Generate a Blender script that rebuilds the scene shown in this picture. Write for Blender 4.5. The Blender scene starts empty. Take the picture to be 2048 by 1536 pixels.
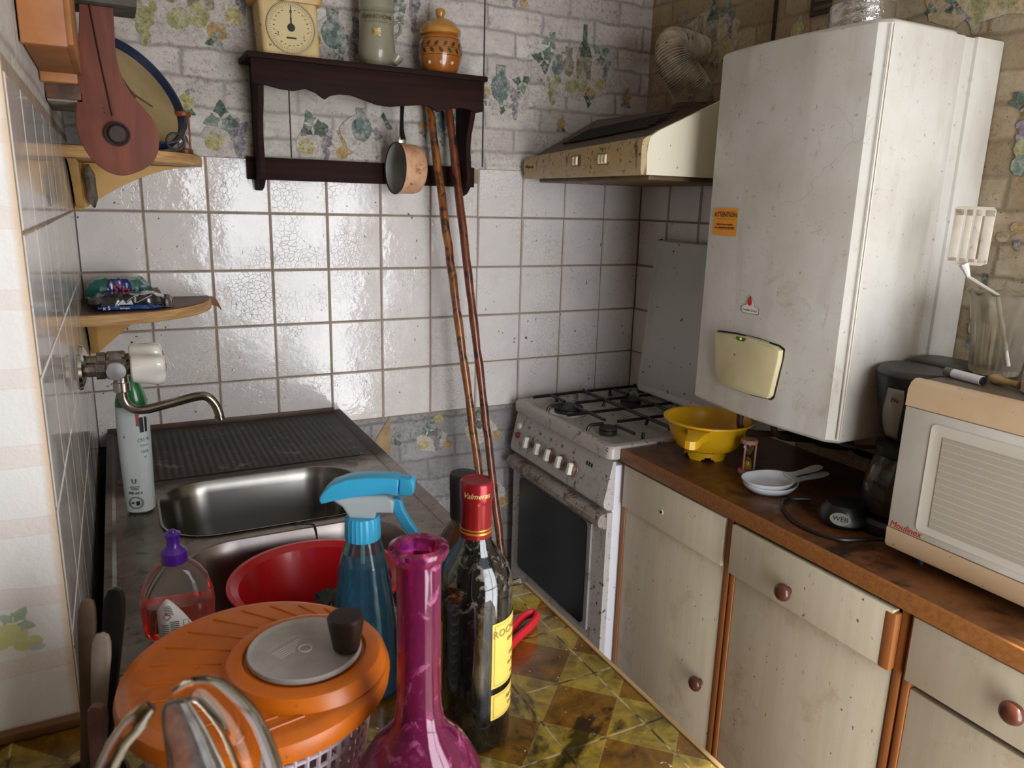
import bpy, bmesh, math, random
from mathutils import Vector, Matrix, Euler
PI = math.pi
scene = bpy.context.scene
# ---------------------------------------------------------------- camera
cam_d = bpy.data.cameras.new('camera')
cam = bpy.data.objects.new('camera', cam_d)
scene.collection.objects.link(cam)
scene.camera = cam
cam_d.sensor_fit = 'HORIZONTAL'
cam_d.sensor_width = 36.0
cam_d.lens = 1508.0 / 2048 * 36
cam_d.clip_start = 0.02
cam_d.dof.use_dof = True
cam_d.dof.focus_distance = 1.9
cam_d.dof.aperture_fstop = 14
_rx, _ry, _rz = [math.radians(a) for a in (76.559, -1.497, -27.257)]
cam.matrix_world = Matrix.Translation((0.085, -2.152, 1.47)) @ (Matrix.Rotation(_rz, 4, 'Z') @ Matrix.Rotation(_ry, 4, 'Y') @ Matrix.Rotation(_rx, 4, 'X'))
# ---------------------------------------------------------------- world, lights, exposure
world = bpy.data.worlds.new('world'); scene.world = world
world.use_nodes = True
world.node_tree.nodes['Background'].inputs[0].default_value = (0.75, 0.85, 1.0, 1)
world.node_tree.nodes['Background'].inputs[1].default_value = 1.2
def area(name, loc, rot, sx, sy, power, col):
    l = bpy.data.lights.new(name, 'AREA'); l.shape = 'RECTANGLE'; l.size = sx; l.size_y = sy
    l.energy = power; l.color = col
    o = bpy.data.objects.new(name, l); scene.collection.objects.link(o)
    o.location = loc; o.rotation_euler = rot
    return o
# daylight and sun through the open door behind the camera
area('door_daylight', (1.02, -2.64, .93), (math.radians(90), 0, 0), 1.0, 1.75, 48, (.965, 0.98, 1.0))
sun_d = bpy.data.lights.new('sun', 'SUN'); sun_d.energy = 12; sun_d.angle = math.radians(1.2); sun_d.color = (1.0, .93, .82)
sun = bpy.data.objects.new('sun', sun_d); COL0 = scene.collection; COL0.objects.link(sun)
sun.rotation_euler = Vector((-.22, .95, -1.02)).to_track_quat('-Z', 'Y').to_euler()
scene.view_settings.view_transform = 'Standard'
scene.view_settings.look = 'None'
scene.view_settings.exposure = 0.13
scene.view_settings.gamma = 1.0
scene.view_settings.use_curve_mapping = False
# ---------------------------------------------------------------- helpers
COL = scene.collection
def lin(h):
    h = h.lstrip('#'); r = [int(h[i:i+2], 16)/255 for i in (0, 2, 4)]
    return tuple([c/12.92 if c <= 0.04045 else ((c+0.055)/1.055)**2.4 for c in r] + [1.0])
class NT:
    def __init__(s, name):
        s.m = bpy.data.materials.new(name); s.m.use_nodes = True
        s.t = s.m.node_tree; s.b = s.t.nodes['Principled BSDF']
        s.tc = s.t.nodes.new('ShaderNodeTexCoord'); s.co = s.tc.outputs['Object']
    def n(s, kind, **kw):
        nd = s.t.nodes.new('ShaderNode'+kind)
        for k, v in kw.items(): setattr(nd, k, v)
        return nd
    def l(s, a, b): s.t.links.new(a, b)
    def geo(s):
        g = s.n('NewGeometry'); s.co = g.outputs['Position']; return s
    def scaled(s, sc):
        mp = s.n('Mapping'); s.l(s.co, mp.inputs[0]); mp.inputs['Scale'].default_value = sc
        return mp.outputs[0]
    def noise(s, scale, detail=4, rough=.6, co=None, dist=0):
        nd = s.n('TexNoise'); nd.inputs['Scale'].default_value = scale; nd.inputs['Detail'].default_value = detail
        nd.inputs['Roughness'].default_value = rough; nd.inputs['Distortion'].default_value = dist
        s.l(co or s.co, nd.inputs['Vector']); return nd.outputs[0]
    def ramp(s, fac, a, b, v0=0., v1=1.):
        nd = s.n('MapRange'); s.l(fac, nd.inputs[0]); nd.inputs[1].default_value = a; nd.inputs[2].default_value = b
        nd.inputs[3].default_value = v0; nd.inputs[4].default_value = v1; nd.clamp = True; return nd.outputs[0]
    def mix(s, fac, a, b):
        nd = s.n('Mix', data_type='RGBA')
        if isinstance(fac, (int, float)): nd.inputs[0].default_value = fac
        else: s.l(fac, nd.inputs[0])
        for i, v in ((6, a), (7, b)):
            if isinstance(v, tuple): nd.inputs[i].default_value = v
            else: s.l(v, nd.inputs[i])
        return nd.outputs[2]
    def math(s, op, a, b=None, c=None):
        nd = s.n('Math', operation=op)
        for i, v in enumerate((a, b, c)):
            if v is None: continue
            if isinstance(v, (int, float)): nd.inputs[i].default_value = v
            else: s.l(v, nd.inputs[i])
        return nd.outputs[0]
    def bump(s, h, strength=.3, dist=.002):
        nd = s.n('Bump'); nd.inputs['Strength'].default_value = strength; nd.inputs['Distance'].default_value = dist
        s.l(h, nd.inputs['Height']); s.l(nd.outputs[0], s.b.inputs['Normal']); return nd
    def setp(s, **kw):
        for k, v in kw.items():
            i = s.b.inputs[k.replace('_', ' ')]
            if isinstance(v, (int, float, tuple)): i.default_value = v
            else: s.l(v, i)
def M(name, col, rough=.5, metal=0., mott=None, specks=None, grain=None, bump=None, coat=0., trans=0., ior=1.45, emit=None, world=False, sss=0., stains=None):
    """mott=(scale, col2, amount)  specks=(scale, col, threshold)  grain=((sx,sy,sz), col2, amount)  bump=(scale,strength)"""
    t = NT(name)
    if world: t.geo()
    c = lin(col)
    if mott:
        f = t.ramp(t.noise(mott[0], 5, .65), .38, .68, 0, mott[2]); c = t.mix(f, c, lin(mott[1]))
    if grain:
        f = t.ramp(t.noise(1., 4, .6, t.scaled(grain[0]), .4), .35, .65, 0, grain[2]); c = t.mix(f, c, lin(grain[1]))
    if stains:
        f = t.ramp(t.noise(stains[0], 6, .7, dist=.6), stains[2], stains[2]+.07, 0, .85); c = t.mix(f, c, lin(stains[1]))
    if specks:
        f = t.ramp(t.noise(specks[0], 2, .5), specks[2], specks[2]+.03); c = t.mix(f, c, lin(specks[1]))
    t.setp(Base_Color=c, Roughness=rough, Metallic=metal, IOR=ior)
    if coat: t.setp(Coat_Weight=coat, Coat_Roughness=.08)
    if trans: t.setp(Transmission_Weight=trans)
    if emit: t.setp(Emission_Color=lin(emit[0]), Emission_Strength=emit[1])
    if sss: t.setp(Subsurface_Weight=sss, Subsurface_Scale=.01)
    if bump: t.bump(t.noise(bump[0], 4, .6), bump[1], .003)
    return t.m

def frame(o, x, y=None, z=None):
    """matrix whose local axes x,y,z point along the given world directions"""
    o = Vector(o); x = Vector(x).normalized()
    if z is None:
        y = Vector(y); z = x.cross(y).normalized(); y = z.cross(x)
    else:
        z = Vector(z); y = z.cross(x).normalized(); z = x.cross(y)
    m = Matrix((x, y, z)).transposed().to_4x4(); m.translation = o
    return m
def axisframe(o, z):
    z = Vector(z).normalized(); a = Vector((0, 0, 1)) if abs(z.z) < .9 else Vector((1, 0, 0))
    x = a.cross(z).normalized(); y = z.cross(x)
    m = Matrix((x, y, z)).transposed().to_4x4(); m.translation = Vector(o); return m
class MB:
    def __init__(s): s.v = []; s.f = []; s.mi = []
    def add(s, vs, fs, mat=0, M4=None):
        n = len(s.v)
        s.v += [tuple((M4 @ Vector(v)) if M4 else v) for v in vs]
        s.f += [tuple(i+n for i in f) for f in fs]; s.mi += [mat]*len(fs); return s
    def box(s, x0, x1, y0, y1, z0, z1, bev=0., mat=0, M4=None, seg=2):
        bm = bmesh.new()
        bmesh.ops.create_cube(bm, size=1)
        for v in bm.verts: v.co = Vector((x0+(v.co.x+.5)*(x1-x0), y0+(v.co.y+.5)*(y1-y0), z0+(v.co.z+.5)*(z1-z0)))
        if bev: bmesh.ops.bevel(bm, geom=list(bm.edges), offset=bev, segments=seg, profile=.5, affect='EDGES')
        bm.verts.index_update()
        s.add([v.co.copy() for v in bm.verts], [[v.index for v in f.verts] for f in bm.faces], mat, M4); bm.free(); return s
    def lathe(s, prof, n=32, mat=0, M4=None, cap=True, arc=None):
        vs = []; fs = []; k = len(prof)
        a0, a1 = arc or (0, 2*PI); cnt = n if not arc else n+1
        for i in range(cnt):
            a = a0+(a1-a0)*i/n
            for r, z in prof: vs.append((r*math.cos(a), r*math.sin(a), z))
        for i in range(n):
            j = (i+1) % cnt
            for q in range(k-1): fs.append((i*k+q, j*k+q, j*k+q+1, i*k+q+1))
        if cap and not arc:
            if prof[0][0] > 1e-6: fs.append([i*k for i in range(n)][::-1])
            if prof[-1][0] > 1e-6: fs.append([i*k+k-1 for i in range(n)])
        return s.add(vs, fs, mat, M4)
    def cyl(s, r, z0, z1, n=24, mat=0, M4=None, bev=0.):
        p = [(r, z0), (r, z1)] if not bev else [(r-bev, z0), (r, z0+bev), (r, z1-bev), (r-bev, z1)]
        return s.lathe(p, n, mat, M4)
    def tube(s, pts, r, n=10, mat=0, M4=None, closed=False, flat=1.):
        P = [Vector(p) for p in pts]; k = len(P); rs = r if isinstance(r, (list, tuple)) else [r]*k
        vs = []; fs = []; up = None
        for i, p in enumerate(P):
            a = P[i-1] if (i or closed) else P[0]; b = P[(i+1) % k] if (i < k-1 or closed) else P[-1]
            d = (b-a).normalized()
            if up is None:
                up = Vector((0, 0, 1)) if abs(d.z) < .9 else Vector((1, 0, 0))
            x = up.cross(d).normalized(); up = d.cross(x)
            for j in range(n):
                t = 2*PI*j/n; vs.append(p+x*math.cos(t)*rs[i]+up*math.sin(t)*rs[i]*flat)
        for i in range(k if closed else k-1):
            for j in range(n):
                a = i*n; b = ((i+1) % k)*n; q = (j+1) % n
                fs.append((a+j, b+j, b+q, a+q))
        if not closed: fs.append(list(range(n))); fs.append([ (k-1)*n+j for j in range(n)][::-1])
        return s.add(vs, fs, mat, M4)
    def prism(s, pts, z0, z1, mat=0, M4=None, bev=0., seg=2):
        """outline in local xy extruded from z0 to z1"""
        bm = bmesh.new(); vv = [bm.verts.new((p[0], p[1], z0)) for p in pts]
        f = bm.faces.new(vv); r = bmesh.ops.extrude_face_region(bm, geom=[f])
        for g in r['geom']:
            if isinstance(g, bmesh.types.BMVert): g.co.z = z1
        bmesh.ops.recalc_face_normals(bm, faces=bm.faces)
        if bev:
            es = [e for e in bm.edges if abs(e.verts[0].co.z-e.verts[1].co.z) < 1e-7]
            bmesh.ops.bevel(bm, geom=es, offset=bev, segments=seg, profile=.5, affect='EDGES')
        bm.verts.index_update()
        s.add([v.co.copy() for v in bm.verts], [[v.index for v in f.verts] for f in bm.faces], mat, M4); bm.free(); return s
    def loft(s, rings, mat=0, M4=None, cap0=True, cap1=True, closed=True):
        k = len(rings[0]); vs = [p for r in rings for p in r]; fs = []
        for i in range(len(rings)-1):
            for j in range(k if closed else k-1):
                q = (j+1) % k; fs.append((i*k+j, i*k+q, (i+1)*k+q, (i+1)*k+j))
        if cap0: fs.append(list(range(k))[::-1])
        if cap1: fs.append([(len(rings)-1)*k+j for j in range(k)])
        return s.add(vs, fs, mat, M4)
    def ball(s, c, r, mat=0, M4=None, n=20):
        rx, ry, rz = r if isinstance(r, (tuple, list)) else (r, r, r)
        rings = []
        for i in range(n//2+1):
            a = -PI/2+PI*i/(n//2); q = max(math.cos(a), 1e-4)
            rings.append([(c[0]+rx*q*math.cos(2*PI*j/n), c[1]+ry*q*math.sin(2*PI*j/n), c[2]+rz*math.sin(a)) for j in range(n)])
        return s.loft(rings, mat, M4)
    def grid(s, fn, nu, nv, mat=0, M4=None):
        vs = [fn(i/nu, j/nv) for i in range(nu+1) for j in range(nv+1)]
        fs = [(i*(nv+1)+j, (i+1)*(nv+1)+j, (i+1)*(nv+1)+j+1, i*(nv+1)+j+1) for i in range(nu) for j in range(nv)]
        return s.add(vs, fs, mat, M4)
    def text(s, txt, size, M4, mat=0, ext=.0003, align='CENTER', shear=0., bend=None, sx=1.):
        cu = bpy.data.curves.new('t', 'FONT'); cu.body = txt; cu.size = size; cu.extrude = ext
        cu.align_x = align; cu.align_y = 'CENTER'; cu.shear = shear; cu.resolution_u = 2
        o = bpy.data.objects.new('t', cu); COL.objects.link(o)
        me = bpy.data.meshes.new_from_object(o)
        vs = [Vector((v.co.x*sx, v.co.y, v.co.z)) for v in me.vertices]
        if bend: vs = [Vector(bend(v)) for v in vs]
        fs = [list(p.vertices) for p in me.polygons]
        bpy.data.objects.remove(o); bpy.data.curves.remove(cu); bpy.data.meshes.remove(me)
        return s.add(vs, fs, mat, M4)
    def build(s, name, mats, parent=None, base=None, smooth=35, sub=0):
        """vertices are in world space; the origin goes to base (or the parent's origin)"""
        off = Vector(base) if base is not None else Vector((0, 0, 0))
        w = Matrix.Identity(4)
        if parent is not None:
            w = parent['_w'] if False else chain(parent)
            off = w.translation if base is None else off
        me = bpy.data.meshes.new(name)
        me.from_pydata([tuple(Vector(v)-off) for v in s.v], [], s.f)
        if not isinstance(mats, (list, tuple)): mats = [mats]
        for m in mats: me.materials.append(m)
        for p, i in zip(me.polygons, s.mi): p.material_index = i
        bm = bmesh.new(); bm.from_mesh(me)
        bmesh.ops.remove_doubles(bm, verts=bm.verts, dist=1e-6)
        bmesh.ops.recalc_face_normals(bm, faces=bm.faces)
        bm.to_mesh(me); bm.free()
        if smooth:
            me.polygons.foreach_set('use_smooth', [True]*len(me.polygons))
            me.set_sharp_from_angle(angle=math.radians(smooth))
        me.update()
        o = bpy.data.objects.new(name, me); COL.objects.link(o)
        if parent is not None:
            o.parent = parent; o.location = off-w.translation
        else: o.location = off
        if sub:
            md = o.modifiers.new('sub', 'SUBSURF'); md.levels = sub; md.render_levels = sub
        return o
def chain(o):
    p = Vector((0, 0, 0))
    while o is not None: p += o.location; o = o.parent
    return Matrix.Translation(p)
def tag(o, label=None, cat=None, group=None, kind=None):
    if label: o['label'] = label
    if cat: o['category'] = cat
    if group: o['group'] = group
    if kind: o['kind'] = kind
    return o
def thing(name, label, cat, loc, group=None):
    o = bpy.data.objects.new(name, None); COL.objects.link(o); o.location = loc; o.empty_display_size = .05
    return tag(o, label, cat, group)
def copy_tree(o, parent=None):
    c = o.copy(); COL.objects.link(c); c.parent = parent
    for ch in list(o.children): copy_tree(ch, c)
    return c
def rrect(cx, cy, hx, hy, r, z, n=6):
    pts = []
    for qx, qy, a0 in ((1, 1, 0), (-1, 1, PI/2), (-1, -1, PI), (1, -1, 3*PI/2)):
        for i in range(n+1):
            a = a0+PI/2*i/n; pts.append((cx+qx*(hx-r)+r*math.cos(a), cy+qy*(hy-r)+r*math.sin(a), z))
    return pts
def bez(pts, n=12):
    """Catmull-Rom through the points"""
    P = [Vector(p) for p in pts]; out = []
    for i in range(len(P)-1):
        a = P[max(i-1, 0)]; b = P[i]; c = P[i+1]; d = P[min(i+2, len(P)-1)]
        for k in range(n):
            t = k/n; out.append(.5*((2*b)+(-a+c)*t+(2*a-5*b+4*c-d)*t*t+(-a+3*b-3*c+d)*t**3))
    out.append(P[-1]); return out
# ---------------------------------------------------------------- wallpaper, tiles, room
def wallpaper(name, axis, base='#cfc8bd', base2='#b3aaa0', mort='#8f8682', mold=.55, warm=None):
    t = NT(name); sep = t.n('SeparateXYZ'); t.l(t.co, sep.inputs[0])
    cb = t.n('CombineXYZ'); t.l(sep.outputs[axis], cb.inputs[0]); t.l(sep.outputs[2], cb.inputs[1])
    wob = t.n('TexNoise'); wob.inputs['Scale'].default_value = 14; t.l(cb.outputs[0], wob.inputs['Vector'])
    va = t.n('VectorMath', operation='SCALE'); t.l(wob.outputs[1], va.inputs[0]); va.inputs['Scale'].default_value = .022
    vb = t.n('VectorMath', operation='ADD'); t.l(cb.outputs[0], vb.inputs[0]); t.l(va.outputs[0], vb.inputs[1])
    br = t.n('TexBrick'); t.l(vb.outputs[0], br.inputs['Vector'])
    br.inputs['Scale'].default_value = 1; br.inputs['Brick Width'].default_value = .185; br.inputs['Row Height'].default_value = .068
    br.inputs['Mortar Size'].default_value = .0085; br.inputs['Mortar Smooth'].default_value = 1.0
    br.inputs['Color1'].default_value = lin(base); br.inputs['Color2'].default_value = lin(base2); br.inputs['Mortar'].default_value = lin(mort)
    mo = t.ramp(t.noise(18, 5, .7), .35, .7, 0, .6)
    c = t.mix(mo, br.outputs['Color'], lin(mort))
    c = t.mix(t.ramp(t.noise(5, 4, .6), .4, .7, 0, .5), c, lin(base2))
    streak = t.ramp(t.noise(1., 3, .6, t.scaled((9, 9, 90))), .5, .72, 0, .3)
    c = t.mix(streak, c, lin('#968a84'))
    if warm: c = t.mix(t.ramp(t.noise(3.5, 4, .6), .4, .7, 0, .8), c, lin(warm))
    m1 = t.ramp(t.noise(85, 8, .8, dist=.3), .50, .66)
    m2 = t.ramp(t.noise(6.5, 5, .65), .40, .62, .12, 1.)
    md = t.math('MULTIPLY', m1, m2)
    c = t.mix(t.math('MULTIPLY', md, mold), c, lin('#37352f'))
    sp = t.ramp(t.noise(150, 3, .6), .64, .70, 0, .8)
    c = t.mix(sp, c, lin('#2c2824'))
    t.setp(Base_Color=c, Roughness=.85)
    h = t.math('ADD', t.math('MULTIPLY', br.outputs['Fac'], -.6), t.math('MULTIPLY', t.noise(60, 5, .7), .8))
    t.bump(h, .5, .004)
    return t.m
wp_back = wallpaper('wallpaper_back', 0, '#d6d0c7', '#bdb5ac', '#8d8483', .85)
wp_right = wallpaper('wallpaper_right', 1, '#b9ab90', '#97876b', '#7d6f59', .8, '#86683f')
wp_low = wallpaper('wallpaper_low', 0, '#a6a3a2', '#8c8988', '#6d6a6a', 1.0)
def pier_paper():
    t = NT('wallpaper_pier'); sep = t.n('SeparateXYZ'); t.l(t.co, sep.inputs[0])
    z = t.math('ADD', sep.outputs[2], t.math('MULTIPLY', t.noise(9, 3, .6), .02))
    fr = t.math('FRACT', t.math('DIVIDE', z, .083)); bd = t.math('ABSOLUTE', t.math('SUBTRACT', fr, .5))
    c = t.mix(t.ramp(t.noise(14, 4, .6), .4, .7, 0, .5), lin('#f4f2f0'), lin('#ebe7e4'))
    c = t.mix(t.ramp(bd, .10, .15, .4, 0), c, lin('#ecd9cf')); c = t.mix(t.ramp(t.math('ABSOLUTE', t.math('SUBTRACT', bd, .13)), .0, .012, .3, 0), c, lin('#cfae9f'))
    c = t.mix(t.ramp(sep.outputs[0], -.009, -.001, 0, .7), c, lin('#dcb583'))
    t.setp(Base_Color=c, Roughness=.7); t.bump(t.noise(55, 5, .65), .35, .004); return t.m
wp_pier = pier_paper()
wp_left = wallpaper('wallpaper_left', 1)
def tilemat(name, col, col2, crack=.5, rough=.07, bmp=.3):
    t = NT(name)
    wob = t.noise(30, 3, .6)
    c = t.mix(t.ramp(t.noise(7, 4, .6), .4, .65, 0, .6), lin(col), lin(col2))
    vd = t.n('VectorMath', operation='ADD'); nz = t.n('TexNoise'); nz.inputs['Scale'].default_value = 12; t.l(t.co, nz.inputs['Vector'])
    sc = t.n('VectorMath', operation='SCALE'); t.l(nz.outputs[1], sc.inputs[0]); sc.inputs['Scale'].default_value = .05
    t.l(t.co, vd.inputs[0]); t.l(sc.outputs[0], vd.inputs[1])
    vo = t.n('TexVoronoi', feature='DISTANCE_TO_EDGE'); vo.inputs['Scale'].default_value = 75; t.l(vd.outputs[0], vo.inputs['Vector'])
    cr = t.ramp(vo.outputs[0], 0, .05, 1, 0)
    msk = t.ramp(t.noise(5.5, 3, .5), .45, .60)
    c = t.mix(t.math('MULTIPLY', t.math('MULTIPLY', cr, msk), crack), c, lin('#8d847c'))
    c = t.mix(t.ramp(t.noise(55, 3, .6), .70, .72, 0, .9), c, lin('#2c2724'))
    c = t.mix(t.ramp(t.noise(1., 3, .6, t.scaled((95, 95, 32))), .72, .735, 0, .9), c, lin('#1d1917'))
    c = t.mix(t.ramp(t.noise(210, 3, .6), .62, .70, 0, .35), c, lin('#7a706a'))
    c = t.mix(t.ramp(t.noise(24, 6, .8), .68, .76, 0, .6), c, lin('#6a5f55'))
    c = t.mix(t.ramp(t.noise(3, 5, .7), .5, .8, 0, .35), c, lin('#a9a19c'))
    t.setp(Base_Color=c, Roughness=t.ramp(t.noise(5, 3, .6), .35, .6, rough, rough+.12), IOR=1.5)
    h = t.math('ADD', t.math('MULTIPLY', t.math('MULTIPLY', cr, msk), -.28), t.math('MULTIPLY', wob, 1.1))
    h = t.math('ADD', h, t.math('MULTIPLY', t.math('MULTIPLY', t.noise(75, 3, .6), msk), .9))
    t.bump(h, bmp, .0028)
    return t.m
tile_white = tilemat('tile_white', '#d6d0cd', '#c9c4c2', .6, .035)
tile_left = tilemat('tile_left', '#cfc9c4', '#c4beb8', .2, .03, .05)
grout = M('grout', '#94826e', .9, mott=(20, '#6d5d50', .8))
grout_thin = M('grout_thin', '#847a73', .9)
paint_ceiling = M('paint_ceiling', '#d6d1c8', .9, mott=(3, '#c4bdb0', .5))
paint_room = M('paint_room', '#cfc6b6', .9, mott=(2, '#beb39f', .5))
floor_m = M('floor_lino', '#5d4a3c', .5, mott=(6, '#3b2e27', .9), specks=(60, '#211a17', .66))
plaster = M('plaster_bare', '#a18a6a', .9, mott=(30, '#7c6648', .8))
def printed(name, col, hi, dk='#4c4a44'):
    t = NT(name)
    c = t.mix(t.ramp(t.noise(55, 5, .7, dist=.6), .38, .64), lin(col), lin(hi))
    c = t.mix(t.ramp(t.noise(170, 4, .7), .50, .64, 0, .55), c, lin(dk))
    c = t.mix(t.ramp(t.noise(38, 6, .75), .50, .60, 0, .6), c, lin('#b3aca3'))
    t.setp(Base_Color=c, Roughness=.85); return t.m
leaf_dk = printed('print_leaf_dark', '#2f3d33', '#66756a'); leaf_lt = printed('print_leaf_light', '#506357', '#8d998e')
lemon_m = printed('print_lemon', '#97894a', '#bdb48a'); pear_m = printed('print_pear', '#85804c', '#a9a57c'); orange_m = printed('print_orange', '#94703a', '#b59c6a')
grape_m = printed('print_grape', '#5c545c', '#99929a'); grapey_m = printed('print_grape_yellow', '#7d7646', '#aba67c')
teal_m = printed('print_teal_jar', '#41524f', '#83908b'); jug_m = printed('print_jug', '#6a6352', '#9a937e')
halo_m = printed('print_halo', '#a39c94', '#c4bdb4', '#57524c')
plemon_m = M('print_pale_lemon', '#d2d48a', .8, mott=(60, '#e4e3b8', .9)); pleaf_m = M('print_pale_leaf', '#a5bb9c', .8, mott=(60, '#cfd9c8', .9)); pblue_m = M('print_pale_blue', '#c6d0da', .8)
MOT = [leaf_dk, leaf_lt, lemon_m, pear_m, orange_m, grape_m, grapey_m, teal_m, jug_m, halo_m, plemon_m, pleaf_m, pblue_m]
LD, LL, LE, PE, OR, GR, GY, TE, JU, HA, PL, PF, PB = range(13)
class Motif:
    """fruit-and-jug groups printed on the wallpaper: thin shapes laid just on the paper"""
    def __init__(s, mb, fr, base=1, seed=1): s.mb = mb; s.fr = fr; s.base = base; s.r = random.Random(seed); s.k = 0
    def poly(s, pts, m):
        s.k += 1; d = .0009+.000009*(s.k % 300)
        s.mb.add([s.fr(u, v, d) for u, v in pts], [tuple(range(len(pts)))], s.base+m)
    def ell(s, u, v, a, b, m, rot=0, n=14, jit=.06):
        P = []
        for i in range(n):
            t = 2*PI*i/n; q = 1+s.r.uniform(-jit, jit); x = a*q*math.cos(t); y = b*q*math.sin(t)
            P.append((u+x*math.cos(rot)-y*math.sin(rot), v+x*math.sin(rot)+y*math.cos(rot)))
        s.poly(P, m)
    def leaf(s, u, v, L, rot, m):
        P = []
        for k, (x, y) in enumerate(((0, 0), (.25, .16), (.35, .42), (.52, .26), (.75, .2), (1, 0), (.75, -.2), (.52, -.26), (.35, -.42), (.25, -.16))):
            P.append((u+L*(x*math.cos(rot)-y*math.sin(rot)), v+L*(x*math.sin(rot)+y*math.cos(rot))))
        s.poly(P, m)
    def grapes(s, u, v, w, h, m, n=16):
        n = int(n*1.5)
        for i in range(n):
            t = i/n; yy = v-h*t; ww = w*(1-t)*.9+.1*w
            s.ell(u+s.r.uniform(-ww, ww)*.6, yy, w*.2, w*.2, m, n=9)
    def bottle(s, u, v, h, m=LD, body=JU):
        s.poly([(u-.16*h, v), (u+.16*h, v), (u+.18*h, v+.42*h), (u-.18*h, v+.42*h)], body)
        s.poly([(u-.18*h, v+.42*h), (u+.18*h, v+.42*h), (u+.12*h, v+.6*h), (u+.05*h, v+.7*h), (u+.045*h, v+h), (u-.045*h, v+h), (u-.05*h, v+.7*h), (u-.12*h, v+.6*h)], m)
    def jug(s, u, v, h, m=JU):
        s.ell(u, v+.35*h, .26*h, .36*h, m); s.poly([(u-.12*h, v+.6*h), (u+.12*h, v+.6*h), (u+.15*h, v+h), (u-.18*h, v+h)], m)
        s.poly([(u-.14*h, v+.85*h), (u-.34*h, v+.8*h), (u-.36*h, v+.55*h), (u-.24*h, v+.4*h), (u-.22*h, v+.46*h), (u-.3*h, v+.58*h), (u-.28*h, v+.74*h), (u-.14*h, v+.77*h)], m)
    def jar(s, u, v, h, m=TE):
        s.ell(u, v+.36*h, .34*h, .4*h, m); s.poly([(u-.16*h, v+.66*h), (u+.16*h, v+.66*h), (u+.17*h, v+h), (u-.17*h, v+h)], m)
        s.poly([(u-.18*h, v+.9*h), (u+.18*h, v+.9*h), (u+.18*h, v+.96*h), (u-.18*h, v+.96*h)], JU)
    def leaves(s, u, v, L, n=3, m=None):
        a = s.r.uniform(0, 6)
        for i in range(n): s.leaf(u, v, L, a+i*1.9, s.r.choice((LD, LL)) if m is None else m)
    def big(s, u, v, h):
        s.ell(u-.02*h, v+.35*h, .75*h, .38*h, HA, n=22, jit=.14)
        s.bottle(u+.12*h, v+.28*h, .8*h); s.jug(u-.16*h, v+.3*h, .42*h); s.jar(u-.36*h, v+.3*h, .3*h)
        s.leaves(u-.6*h, v+.5*h, .22*h, 4); s.leaves(u-.5*h, v+.78*h, .16*h, 3, LL); s.leaves(u+.42*h, v+.68*h, .2*h, 3)
        s.grapes(u-.42*h, v+.28*h, .2*h, .4*h, GY, 20); s.grapes(u+.52*h, v+.6*h, .15*h, .35*h, GR, 14)
        s.ell(u-.1*h, v+.16*h, .12*h, .1*h, PE, .5); s.ell(u+.1*h, v+.22*h, .1*h, .14*h, PE, -.3); s.ell(u+.26*h, v+.08*h, .1*h, .1*h, OR); s.ell(u+.44*h, v+.24*h, .1*h, .09*h, LE)
        s.leaves(u+.25*h, v-.02*h, .12*h, 3)
    def mid(s, u, v, h):
        s.ell(u, v+.42*h, .55*h, .45*h, HA, n=20, jit=.14)
        s.jar(u-.1*h, v+.35*h, .65*h, TE); s.grapes(u+.24*h, v+.6*h, .2*h, .6*h, GR, 22); s.leaves(u+.38*h, v+.72*h, .24*h, 3); s.leaves(u-.02*h, v+.25*h, .2*h, 3)
        s.ell(u-.45*h, v+.45*h, .13*h, .12*h, OR); s.leaves(u-.45*h, v+.32*h, .13*h, 3)
    def small(s, u, v, h, m=OR):
        s.ell(u, v+.6*h, .3*h, .32*h, m); s.leaf(u, v+.3*h, .4*h, -.5, LD); s.leaf(u, v+.3*h, .4*h, -2.6, LL); s.leaf(u+.05*h, v+.85*h, .3*h, 1.3, LL)
    def grapeset(s, u, v, h):
        s.ell(u, v+.4*h, .5*h, .4*h, HA, n=18, jit=.14)
        s.grapes(u+.15*h, v+.75*h, .3*h, .7*h, GR, 30); s.leaves(u-.15*h, v+.75*h, .36*h, 4); s.ell(u-.3*h, v+.3*h, .18*h, .17*h, LE); s.ell(u+.5*h, v+.2*h, .15*h, .14*h, OR)
fb = lambda u, v, d: (u, -d, v)
def struct(name, mb, mats, smooth=0):
    o = mb.build(name, mats, smooth=smooth); o['kind'] = 'structure'
    if smooth:
        for p in o.data.polygons: p.use_smooth = p.material_index == 16
    return o
XW = 1.687
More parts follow.
